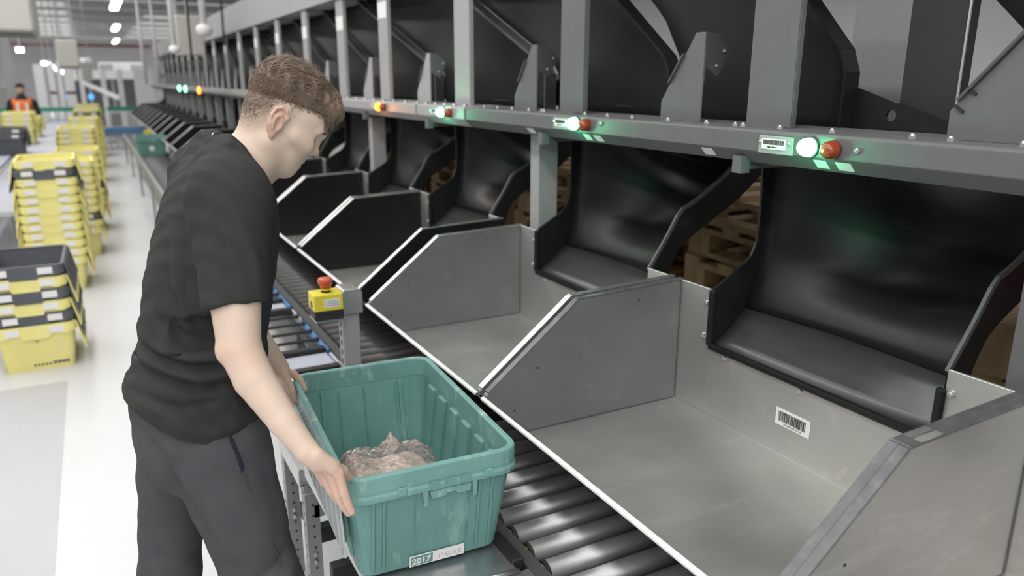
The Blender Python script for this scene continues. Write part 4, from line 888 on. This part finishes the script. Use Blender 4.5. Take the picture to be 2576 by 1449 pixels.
S = SDF((-1.45, 16.7, -.95), (-.8, 17.3, -.3), .016); S.cone((X, Y, -.47), (X, Y, -.82), .152, .145, .05); S.cone((X-.11, Y, -.405), (X+.11, Y, -.405), .078, .078, .04)
V, Q = S.mesh(); np_obj('vest', V, Q, 'orange', hv, 1)
for x in (-.07, .075): MB().box((X+x-.02, Y-.165, -.80), (X+x+.02, Y-.15, -.42)).build('reflective_strip', 'paper', hv)
MB().ball((X, Y-.01, -.19), .085, 12, 8, (.9, 1, 1.15)).build('head', 'skinp', hv, smooth=True); MB().ball((X, Y+.02, -.135), .088, 12, 8, (.95, 1, .8)).build('hair', 'hair', hv, smooth=True)
# ------------------------------------------------------------------ the young man
man = thing('person', 'young man with short brown hair in a black t-shirt gripping the green tote', 'person', (.12, 1.73, -1.6))
TH = math.radians(30); EC = np.array([.337, 1.73, -.087]); ef = np.array([math.cos(TH), 0, -math.sin(TH)]); eu = np.array([math.sin(TH), 0, math.cos(TH)]); es = np.array([0, -1., 0]); HR = np.array([ef, eu, es])
def hl(f, u, s): return EC+ef*f+eu*u+es*s
def loc(V): d = V-EC; return d@ef, d@eu, d@es
def sst(a, b, x): t = np.clip((x-a)/(b-a), 0, 1); return t*t*(3-2*t)
S = SDF((.05, 1.24, -.93), (.50, 2.06, .07), .0026)
S.ell(hl(.023, .041, 0), (.084, .079, .072), HR, .01); S.ell(hl(.055, .036, 0), (.057, .056, .060), HR, .02); S.ell(hl(.052, -.022, 0), (.047, .074, .054), HR, .025)
S.ell(hl(-.012, .0, 0), (.048, .06, .058), HR, .03)
for s in (-1, 1):
    S.cone(hl(.105, .026, s*.011), hl(.088, .027, s*.042), .0105, .0115, .012); S.cone(hl(.076, -.012, s*.041), hl(.045, -.010, s*.055), .018, .014, .022)
    S.cone(hl(.008, -.040, s*.051), hl(.066, -.076, s*.014), .016, .0145, .022)
S.cone(hl(.03, -.052, 0), hl(.064, -.071, 0), .032, .020, .02); S.ell(hl(.0695, -.079, 0), (.0175, .0155, .018), HR, .014); S.ell(hl(.069, -.052, 0), (.0235, .026, .027), HR, .016)
for s in (-1, 1): S.ell(hl(.106, .009, s*.035), (.019, .0135, .0165), HR, .016, True)
S.cone(hl(.1015, .017, 0), hl(.1115, -.013, 0), .0075, .0088, .012); S.ell(hl(.1125, -.0155, 0), (.0095, .0085, .0105), HR, .006)
for s in (-1, 1): S.ell(hl(.1015, -.0205, s*.0105), (.0095, .0072, .0065), HR, .006); S.ell(hl(.106, -.0275, s*.0062), (.0045, .003, .0028), HR, .003, True)
S.cone(hl(.0935, -.033, 0), hl(.0925, -.044, 0), .006, .006, .012)
for s in (-1, 1): S.cone(hl(.0935, -.0475, 0), hl(.081, -.0535, s*.021), .0052, .003, .006); S.cone(hl(.0905, -.0585, 0), hl(.080, -.0555, s*.020), .0062, .003, .006)
S.cone(hl(.099, -.0535, -.006), hl(.099, -.0535, .006), .0022, .0022, .003, True)
for s in (-1, 1): S.cone(hl(.097, -.0535, s*.006), hl(.083, -.0555, s*.023), .0022, .0016, .003, True)
for s in (-1, 1): S.ell(hl(.0775, .0085, s*.0315), (.0125, .0112, .0145), HR, .006)
for s in (-1, 1):                                               # upper lid edge and the crease above it
    for k in range(7):
        a0, a1 = (-60+20*k)*math.pi/180, (-60+20*(k+1))*math.pi/180
        if k < 6: S.cone(hl(.0775+.0132*math.cos(a0), .0055-.001*math.cos(2*a0), s*.0315+.0152*math.sin(a0)), hl(.0775+.0132*math.cos(a1), .0055-.001*math.cos(2*a1), s*.0315+.0152*math.sin(a1)), .0016, .0016, .003)
for s in (-1, 1):                                               # ears: shell, hollow, rim, lobe
    tl_ = np.array([ef*.94-es*s*.34*-1*.0, eu, es*s]); o = lambda f, u, q: hl(f, u, s*q)
    S.ell(o(-.006, .0, .0745), (.0165, .029, .0085), HR, .006)
    S.ell(o(-.003, -.004, .0835), (.0085, .014, .0075), HR, .004, True)
    pts = [(.010, .006, .0735), (.012, .018, .076), (.005, .029, .079), (-.008, .032, .081), (-.0185, .024, .083), (-.021, .008, .083), (-.017, -.010, .081), (-.009, -.024, .078)]
    for a, b in zip(pts[:-1], pts[1:]): S.cone(o(*a), o(*b), .0036, .0036, .003)
    pts = [(-.003, .018, .081), (-.011, .010, .083), (-.011, -.004, .083), (-.006, -.015, .081)]
    for a, b in zip(pts[:-1], pts[1:]): S.cone(o(*a), o(*b), .0030, .0030, .003)
    S.ell(o(-.002, -.029, .0755), (.0065, .008, .0045), HR, .005); S.ell(o(.0085, -.006, .0755), (.0035, .006, .004), HR, .003)
S.cone((.188, 1.73, -.30), hl(.003, -.030, 0), .078, .053, .02); S.cone((.26, 1.70, -.235), hl(.01, -.055, .035), .016, .02, .03); S.cone((.26, 1.76, -.235), hl(.01, -.055, -.035), .016, .02, .03)
S.ell((.318, 1.73, -.205), (.012, .012, .014), k=.02)
def hand(S, Wr, K, d, lat, n, curls, sc_=1.0, thumb=None, L=(.040, .044, .041, .032)):
    Wr, K, d, lat, n = [np.array(v, float) for v in (Wr, K, d, lat, n)]; d /= np.linalg.norm(d); lat -= d*(lat@d); lat /= np.linalg.norm(lat); n = n-d*(n@d)-lat*(n@lat); n /= np.linalg.norm(n)
    tips = []
    for i in range(4):
        m = K+lat*(i-1.5)*.0185*sc_-(.003*abs(i-1.2))*d*sc_+n*(-.002 if i in (1, 2) else .001)
        w_ = Wr+lat*(i-1.5)*.010*sc_+(m-Wr)*.12
        S.cone(w_, m, .0120*sc_, .0096*sc_, .007)
        p, ang = m, 0; r = (.0092, .0084, .0076, .0066)
        if i == 3: r = tuple(q*.86 for q in r)
        for j, (ln, c) in enumerate(zip((1.0, .62, .48), curls[i])):
            ang += math.radians(c); v = d*math.cos(ang)+n*math.sin(ang); q = p+v*L[i]*ln*sc_
            S.cone(p, q, r[j]*sc_, r[j+1]*sc_, .002 if j else .004); p = q
        tips.append(p)
    S.cone(Wr+(K-Wr)*.30-lat*.008*sc_+n*.006, Wr+(K-Wr)*.75-lat*.020*sc_+n*.006, .0125*sc_, .0105*sc_, .010)   # ball of the thumb
    if thumb is not None:
        t = [np.array(q, float) for q in thumb]; rr_ = (.0135, .0108, .0098, .0078)
        for a in range(len(t)-1): S.cone(t[a], t[a+1], rr_[a]*sc_, rr_[a+1]*sc_, .003 if a else .010)
    return tips
# right arm, nearest the lens
S.cone((.215, 1.53, -.24), (.196, 1.475, -.38), .054, .0485, .01); S.cone((.196, 1.475, -.38), (.190, 1.442, -.487), .0485, .0395, .004)
S.cone((.190, 1.442, -.487), (.207, 1.415, -.545), .0395, .0375, .006); S.cone((.207, 1.415, -.545), (.246, 1.366, -.620), .0375, .0285, .004); S.cone((.246, 1.366, -.620), (.278, 1.332, -.674), .0285, .0222, .004); S.ell((.163, 1.443, -.492), (.014, .016, .020), k=.012)
S.cone((.278, 1.332, -.674), (.294, 1.326, -.700), .0222, .018, .006)
hand(S, (.278, 1.332, -.674), (.314, 1.334, -.730), (.13, -.13, -.98), (-.50, .84, .10), (.9, .3, .2), ((2, 5, 6), (6, 8, 8), (10, 12, 10), (14, 16, 12)), 1.06, ((.290, 1.320, -.686), (.318, 1.314, -.706), (.342, 1.330, -.730), (.359, 1.350, -.757)))
# left arm, beyond the tote
S.cone((.215, 1.94, -.24), (.225, 1.955, -.40), .056, .048, .01); S.cone((.225, 1.955, -.40), (.245, 1.955, -.525), .048, .038, .004); S.cone((.245, 1.955, -.525), (.275, 1.95, -.59), .038, .040, .006); S.cone((.275, 1.95, -.59), (.348, 1.928, -.725), .038, .025, .004)
hand(S, (.352, 1.925, -.732), (.364, 1.915, -.788), (.02, -.15, -.98), (.10, -.95, .1), (.95, .1, .1), ((14, 18, 14), (16, 20, 16), (18, 24, 16), (22, 26, 18)), .98, ((.360, 1.937, -.742), (.384, 1.945, -.752), (.400, 1.938, -.772), (.408, 1.926, -.795)))
# trunk under the shirt, so that head, arms and hands are one surface
S.cone((.220, 1.73, -.28), (.172, 1.73, -.48), .075, .070, .02)
for sg in (-1, 1): S.cone((.218, 1.73+sg*.05, -.27), (.175, 1.73+sg*.05, -.46), .065, .06, .02); S.cone((.215, 1.73+sg*.06, -.235), (.215, 1.73+sg*.20, -.24), .055, .05, .02)
V0, Q0 = S.mesh(); f, u, s = loc(V0)
ulow = np.interp(f, [-.09, -.055, -.025, -.012, .004, .012, .03, .045], [-.07, -.07, -.045, .0, .018, -.008, .008, .045])
fade = sst(0, .085, u-ulow)*(f < .042)*(np.abs(s) < .0775)*.95
ear = (np.abs(s) > .0735)*(f < .02)*(f > -.03)*sst(-.04, -.03, u)*sst(.04, .033, u)
fade = fade*(1-ear)
red = .55*ear+.35*np.exp(-((f-.112)**2+(u+.018)**2+s**2)/.0003)+.25*np.exp(-((f-.08)**2+(u+.02)**2+(np.abs(s)-.042)**2)/.0006)
lip = np.exp(-(((f-.0905)/.008)**2+((u+.0535)/.0072)**2+(s/.018)**2)*1.2)*.55
T0 = np.stack([fade, np.clip(red, 0, 1), lip], 1)
FD = fade*(V0[:, 2] > -.27); VB = V0.copy()
def armtint(V):
    z = np.zeros(len(V)); k = .45*np.exp(-((V[:, 2]+.74)/.05)**2)+.3*np.exp(-((V[:, 2]+.80)/.03)**2)+.25*np.exp(-((V[:, 2]+.49)/.03)**2); return np.stack([z, np.clip(k, 0, .6), z], 1)
onhead = (V0[:, 2] > -.27)[:, None]; body = np_obj('body', V0, Q0, 'skin', man, 3, np.where(onhead, T0, armtint(V0)))
# eyes, lashes, brows
for s in (-1, 1):
    b = MB(); pts = []
    for k in range(9):
        a = (-58+14.5*k)*math.pi/180; pts.append(hl(.0775+.0148*math.cos(a), .0045-.001*math.cos(2*a), s*.0315+.0165*math.sin(a)))
    b.tube(pts, [.0008, .0016, .0022, .0024, .0024, .0024, .0022, .0016, .0008], 6).build('eyelashes', 'lash', man, smooth=True)
    b = MB(); r_ = random.Random(2)
    for k in range(150):
        q = r_.random(); ss = .010+.036*q; p = hl(.1148-.016*q**2-.002, .0245+.006*math.sin(q*2.6)+r_.uniform(-.0028, .0028), s*ss)
        d = es*s*.8+eu*(.35-.8*q)+ef*(-.2-.3*q)+ef*.12; d /= np.linalg.norm(d); b.tube([p, p+d*.004, p+d*.0075], [.0007, .0006, .0002], 3, False)
    b.build('eyebrow', 'hair', man, kind='stuff')
# hair: a textured cap of hair plus loose strands
S = SDF((.17, 1.62, -.14), (.52, 1.84, .10), .0026)
S.ell(hl(.019, .056, 0), (.082, .077, .0752), HR, .01); S.ell(hl(.045, .072, 0), (.066, .058, .068), HR, .02); S.ell(hl(-.006, .078, 0), (.062, .058, .066), HR, .02)
for q in range(15):
    s = -.058+.1157*q/14; e = 1-(s/.075)**2; j = .004*math.sin(q*2.3)
    S.cone(hl(.072+.010*e, .105-.03*(1-e), s*.8), hl(.090+.013*e, .080+j, s), .017, .0125, .010); S.cone(hl(.090+.013*e, .080+j, s), hl(.086+.025*e, .058-.018*e+j*1.6, s*.96), .0125, .0045, .006)
V3, Q3 = S.mesh(); f, u, s = loc(V3)
cut = np.interp(f, [-.08, -.06, -.03, -.005, .03, .055, .078, .094, .106, .15], [.016, .026, .041, .050, .055, .060, .061, .054, .036, .03])
n3 = np.sin(f*210+np.sin(s*160)*1.5+u*70)*.0022+np.sin(s*260+u*120+np.sin(f*140)*2)*.0018+np.sin(f*420-s*330)*.0008
w3 = sst(-.004, .03, u-cut); V3 = V3+((V3-hl(.02, .03, 0))/np.linalg.norm(V3-hl(.02, .03, 0), axis=1)[:, None])*((n3+.002)*w3-.0045*(1-w3))[:, None]
keep = (u > cut-.004); kq = keep[Q3].all(1); Q3 = Q3[kq]; used = np.unique(Q3); mp = -np.ones(len(V3), int); mp[used] = np.arange(len(used)); V3 = V3[used]; Q3 = mp[Q3]
hair = np_obj('hair', V3, Q3, 'hair', man, 1)
f, u, s = loc(V3); C0 = hl(.02, .03, 0); vs, fs = [], []
idx = rng.choice(len(V3), 9000)
for i in idx:
    p = V3[i]; nrm = (p-C0)/np.linalg.norm(p-C0); fi, ui, si = f[i], u[i], s[i]
    top = float(sst(.06, .10, np.array(ui))); fr = float(sst(.07, .10, np.array(fi)))
    fl = (ef*.9*(.3+top)+es*(.25*math.sin(fi*60+si*30)+.35*np.sign(si)*(1-top))-eu*(.9*(1-top)+.8*fr)+ef*(-.7)*(fi < .02)*(1-top)) + rng.normal(0, .28, 3)
    fl = fl-nrm*(fl@nrm); fl /= np.linalg.norm(fl)+1e-6; L = (.007+.020*top*rng.random()*(1-.55*fr)+.003*fr)*(.6+.6*rng.random()); lift = .10+.32*top*rng.random()
    w_ = .00042; side = np.cross(fl, nrm); pts = [p-nrm*.001, p+fl*L*.4+nrm*L*lift*.7, p+fl*L*.78+nrm*L*lift*.8, p+fl*L*1.05+nrm*L*lift*.45]
    o = len(vs)
    for k, q in enumerate(pts):
        ww = w_*(1.2, 1.1, .8, .15)[k]; vs += [q-side*ww, q+side*ww, q+nrm*ww]
    for k in range(3):
        for j in range(3): a, b = o+3*k+j, o+3*k+(j+1) % 3; fs.append((a, b, b+3, a+3))
for k in range(10):                                             # the stray wisps on the crown
    p = hl(-.02+.012*rng.normal(), .127, .03*rng.normal()); d1 = eu*.8+ef*(-.5+.3*rng.normal())+es*.3*rng.normal(); L = .03+.015*rng.random(); o = len(vs)
    for q, ww in ((p-eu*.01, .0004), (p+d1*L*.5, .00035), (p+d1*L*.9+ef*L*-.35, .0002), (p+d1*L+ef*L*-.8, .00005)): vs += [q-es*ww, q+es*ww, q+ef*ww]
    for kk in range(3):
        for j in range(3): a, b = o+3*kk+j, o+3*kk+(j+1) % 3; fs.append((a, b, b+3, a+3))
sel = np.where((FD > .12) & (np.abs(loc(VB)[2]) < .079))[0]; pr = FD[sel]; sel = rng.choice(sel, 5200, p=pr/pr.sum()); fB, uB, sB = loc(VB)
for i in sel:
    p = VB[i]; nrm = (p-C0)/np.linalg.norm(p-C0); fl = -eu*.8-ef*(.9 if fB[i] < .01 else -.1)+rng.normal(0, .22, 3); fl = fl-nrm*(fl@nrm); fl /= np.linalg.norm(fl)+1e-6
    L = (.0025+.007*FD[i]**2)*(.7+.6*rng.random()); side = np.cross(fl, nrm); o = len(vs)
    for k, q in enumerate((p-nrm*.0006, p+fl*L*.5+nrm*L*.22, p+fl*L+nrm*L*.25)):
        ww = (.00024, .0002, .00005)[k]; vs += [q-side*ww, q+side*ww, q+nrm*ww]
    for k in range(2):
        for j in range(3): a, b = o+3*k+j, o+3*k+(j+1) % 3; fs.append((a, b, b+3, a+3))
b = MB(); b.add(vs, fs); b.build('hair_strands', 'hairt', man, smooth=True, kind='stuff')
# ---- clothes
def vnorm(V, Q):
    a = V[Q[:, 2]]-V[Q[:, 0]]; b = V[Q[:, 3]]-V[Q[:, 1]]; n = np.cross(a, b); N = np.zeros_like(V)
    for c in range(3): N[:, c] = sum(np.bincount(Q[:, j], n[:, c], len(V)) for j in range(4))
    return N/np.maximum(np.linalg.norm(N, axis=1), 1e-9)[:, None]
def seg_d(P, pl):
    D = np.full(len(P), 9.); Tt = np.zeros(len(P)); n = len(pl)-1
    for i in range(n):
        a, b = np.array(pl[i]), np.array(pl[i+1]); ab = b-a; t = np.clip(((P-a)@ab)/(ab@ab), 0, 1); d = np.linalg.norm(P-a-t[:, None]*ab, axis=1); m = d < D; D[m] = d[m]; Tt[m] = (i+t[m])/n
    return D, Tt
SH = np.array([(-.12, .212, .225, .06), (-.145, .190, .245, .075), (-.165, .160, .285, .115), (-.183, .143, .305, .145), (-.21, .122, .318, .172), (-.255, .101, .328, .190), (-.307, .083, .329, .192), (-.353, .068, .324, .186), (-.42, .050, .312, .178), (-.487, .034, .298, .170), (-.547, .023, .288, .170), (-.598, .004, .281, .175), (-.644, -.019, .275, .182), (-.70, -.016, .270, .184), (-.80, -.008, .268, .184)])[::-1]
def torso(x, y, z):
    zz = np.broadcast_to(z, np.broadcast_shapes(x.shape, y.shape, z.shape)); xb, xf, hw = (np.interp(zz, SH[:, 0], SH[:, i]) for i in (1, 2, 3))
    cx, a = (xb+xf)/2, (xf-xb)/2; q = (np.abs((x-cx)/a)**2.3+np.abs((y-1.73)/hw)**2.3)**(1/2.3); d = (q-1)*np.minimum(a, hw); return np.maximum(d, z+.125).astype(np.float32)
S = SDF((-.07, 1.37, -.82), (.40, 2.09, -.09), .0042)
S.op(torso, (-.06, 1.5, -.80), (.35, 1.95, -.12), .03)
for sg in (-1, 1):
    S.cone((.222, 1.73+sg*.085, -.165), (.215, 1.73+sg*.17, -.205), .052, .066, .05)
    e = (.193, 1.468, -.419) if sg < 0 else (.226, 1.957, -.40)
    S.cone((.212, 1.73+sg*.19, -.225), e, .074, .0615, .04)
    dv = np.array(e)-np.array((.212, 1.73+sg*.19, -.225)); dv /= np.linalg.norm(dv)
    tilt = dv+np.array((.10, 0, -.02)); tilt /= np.linalg.norm(tilt); c0 = np.array(e)-dv*.004
    S.op(lambda x, y, z, c0=c0, tilt=tilt: -((x-c0[0])*tilt[0]+(y-c0[1])*tilt[1]+(z-c0[2])*tilt[2]), c0-.085, c0+.085, .004, True)
S.cone((.200, 1.73, -.27), hl(-.012, -.028, 0), .074, .063, .004, True)
HX = np.linspace(-.08, .42, 60); HY = np.interp(HX, [-.08, -.02, .05, .10, .14, .18, .22, .27, .42], [-.63, -.640, -.690, -.716, -.728, -.727, -.714, -.693, -.64]); HY = np.convolve(np.pad(HY, 4, 'edge'), np.ones(9)/9, 'valid')
hz = lambda x: np.interp(x, HX, HY)
S.op(lambda x, y, z: (z-hz(x))+0*y, (-.07, 1.4, -.82), (.40, 2.07, -.60), .004, True)
V, Q = S.mesh(); N = vnorm(V, Q); P2 = V[:, [0, 2]]; near = sst(1.80, 1.66, V[:, 1])
def fold(pl, amp, wd, V=None, P2=None, wt=None):
    D, T = seg_d(P2, pl); return amp*np.exp(-(D/wd)**2)*np.sin(np.pi*np.clip(T, .03, .97))**.6*wt
disp = np.zeros(len(V))
for pl, am, wd in ((((.02, -.528), (.108, -.555), (.20, -.565)), -.010, .011), (((.03, -.512), (.11, -.538), (.205, -.545)), .007, .013), (((.0, -.560), (.125, -.600), (.25, -.600)), -.010, .012), (((.01, -.545), (.125, -.582), (.25, -.58)), .007, .014),
                   (((.095, -.29), (.085, -.40), (.10, -.50)), -.006, .010), (((.115, -.28), (.105, -.39), (.125, -.50)), .005, .012), (((.0, -.615), (.085, -.635), (.17, -.630)), -.006, .010), (((.120, -.27), (.115, -.36), (.122, -.45)), -.006, .010),
                   (((.17, -.46), (.20, -.52), (.255, -.56)), -.007, .012), (((.05, -.44), (.10, -.49), (.17, -.53)), -.005, .012), (((.06, -.36), (.075, -.44), (.07, -.52)), .004, .014), (((.18, -.60), (.22, -.66), (.25, -.70)), -.006, .014), (((.06, -.66), (.12, -.70), (.20, -.705)), .005, .016),
                   (((.20, -.22), (.23, -.31), (.235, -.39)), .004, .012), (((.17, -.24), (.175, -.32), (.19, -.39)), -.004, .010)):
    disp += fold(pl, am, wd, V, P2, near)
disp += .0010*np.sin(V[:, 2]*70+V[:, 0]*60+V[:, 1]*30+np.sin(V[:, 0]*55)*2)*sst(-.25, -.5, V[:, 2])+.0007*np.sin(V[:, 0]*130+V[:, 2]*95+V[:, 1]*80)
disp *= sst(.004, .035, V[:, 2]-hz(V[:, 0]))*1.8
sh = np_obj('t_shirt', V+N*disp[:, None], Q, 'shirt', man, 3)
# collar band and stitched hems
cen = np.array((.262, 1.73, -.170)); ax = hl(-.012, -.028, 0)-np.array((.2, 1.73, -.27)); ax /= np.linalg.norm(ax); e1 = np.cross(ax, (0, 1, 0)); e1 /= np.linalg.norm(e1)
def first_neg(S, p, d, L=.2, n=160):
    for k in range(n):
        q = p+d*(L*k/n); i = np.round((q-S.lo)/S.h).astype(int)
        if (i < 0).any() or (i >= S.n).any(): continue
        if S.F[tuple(i)] < 0: return q
    return None
ring = []
for k in range(40):
    a = 2*math.pi*k/40; d = np.array((math.cos(a), math.sin(a), 0)); c = np.array((.247, 1.73, -.05)); best = None
    # highest shirt point just outside the neck in this direction
    for r in np.arange(.05, .11, .003):
        top = first_neg(S, np.array((.255+d[0]*r-.0, 1.73+d[1]*r, -.085)), np.array((0, 0, -1.)), .22)
        if top is not None: best = top; break
    if best is not None: ring.append(best)
if len(ring) > 20: MB().tube([tuple(np.array(p)-np.array((0, 0, .001))) for p in ring]+[tuple(ring[0])], .0065, 8).build('collar_band', 'shirt', man, smooth=True)
nk = [p for p in ring if p[0] < .225]
if nk: MB().tube([tuple(np.array(p)+np.array((.007, 0, .0065))) for p in sorted(nk, key=lambda q: q[1])], .0013, 6).build('neck_chain', 'silver', man, smooth=True)
# trousers
S = SDF((-.13, 1.45, -1.63), (.40, 2.03, -.56), .0052)
S.ell((.126, 1.73, -.72), (.124, .168, .13), k=.03); S.cone((.13, 1.73, -.60), (.125, 1.73, -.68), .12, .125, .05); S.ell((.085, 1.675, -.775), (.088, .088, .10), k=.03); S.ell((.085, 1.79, -.775), (.088, .088, .10), k=.03)
S.cone((.152, 1.645, -.77), (.192, 1.625, -.98), .112, .090, .03); S.cone((.192, 1.625, -.98), (.212, 1.62, -1.08), .090, .082, .006); S.cone((.212, 1.62, -1.08), (.222, 1.62, -1.14), .084, .088, .01); S.cone((.222, 1.62, -1.14), (.12, 1.63, -1.51), .080, .066, .03)
S.cone((.095, 1.815, -.76), (.052, 1.835, -1.00), .098, .074, .03); S.cone((.052, 1.835, -1.00), (.035, 1.838, -1.14), .074, .070, .006); S.cone((.035, 1.838, -1.14), (.0, 1.845, -1.51), .072, .064, .02)
V, Q = S.mesh(); N = vnorm(V, Q); P2 = V[:, [0, 2]]; nr = sst(1.78, 1.66, V[:, 1]); disp = np.zeros(len(V))
for pl, am, wd in ((((.01, -.70), (.045, -.80), (.10, -.93)), -.012, .012), (((.27, -1.02), (.24, -1.04), (.18, -1.06)), -.007, .012), (((.29, -1.06), (.24, -1.09), (.20, -1.10)), .007, .014), (((.28, -1.12), (.24, -1.14), (.18, -1.14)), -.007, .012), (((.0, -.70), (.05, -.76), (.06, -.84)), -.007, .012), (((.12, -.85), (.13, -.95), (.14, -1.04)), .004, .016), (((.23, -.78), (.25, -.88), (.25, -.98)), -.004, .016)):
    disp += fold(pl, am, wd, V, P2, nr)
disp += .003*np.sin(V[:, 2]*38+V[:, 0]*50+np.sin(V[:, 0]*40)*1.5)*sst(-.8, -1.0, V[:, 2])+.003*np.sin(V[:, 2]*75+V[:, 1]*40)*sst(-1.25, -1.45, V[:, 2])+.0012*np.sin(V[:, 0]*90+V[:, 2]*60)
np_obj('trousers', V+N*disp[:, None], Q, 'trous', man, 1)
def onside(x, z, off=0):
    q = first_neg(S, np.array((x, 1.40, z)), np.array((0, 1., 0)), .4, 300); return tuple(q-np.array((0, off, 0))) if q is not None else (x, 1.55, z)
MB().tube([onside(.166+.020*q, -.705-.085*q+.008*math.sin(q*3), .000) for q in np.linspace(0, 1, 12)], [.002]+[.0045]*9+[.005, .003], 6).build('pocket_opening', 'navy', man, smooth=True)
MB().tube([onside(.158+.022*q, -.702-.085*q+.008*math.sin(q*3), .000) for q in np.linspace(0, 1.08, 12)], .0028, 6).build('pocket_welt', 'trous', man, smooth=True)
MB().tube([onside(.186+.085*q, -.80-.33*q, -.0006) for q in np.linspace(0, 1, 24)], .0016, 5).build('side_seam', 'trous', man, smooth=True)
for (x, y) in ((.12, 1.63), (.0, 1.845)):
    MB().rings([rr(.27, .095, .045, -1.6, 5, (x+.06, y)), rr(.28, .10, .048, -1.575, 5, (x+.06, y)), rr(.26, .09, .044, -1.545, 5, (x+.055, y)), rr(.16, .075, .036, -1.505, 5, (x+.01, y)), rr(.11, .07, .033, -1.48, 5, (x-.01, y))]).build('shoe', 'shoe', man, smooth=True)
# dark print on the end of the crate at the bottom of the nearest stack
b = MB()
for k in range(5): b.box((-.035+.019*k, -.2662, .026), (-.022+.019*k, -.2648, .037))
for k in range(4): b.box((.062+.021*k, -.2662, .028), (.080+.021*k, -.2648, .044))
b.build('printed_code', 'hem', CY)
MB().prism([(-.012, .178), (.012, .178), (.0, .170)], 'y', -.2845, -.2815).build('triangle_mark', 'hem', CY)
# ------------------------------------------------------------------ tidy up
for o in bpy.data.objects:
    if '_o' in o: del o['_o']
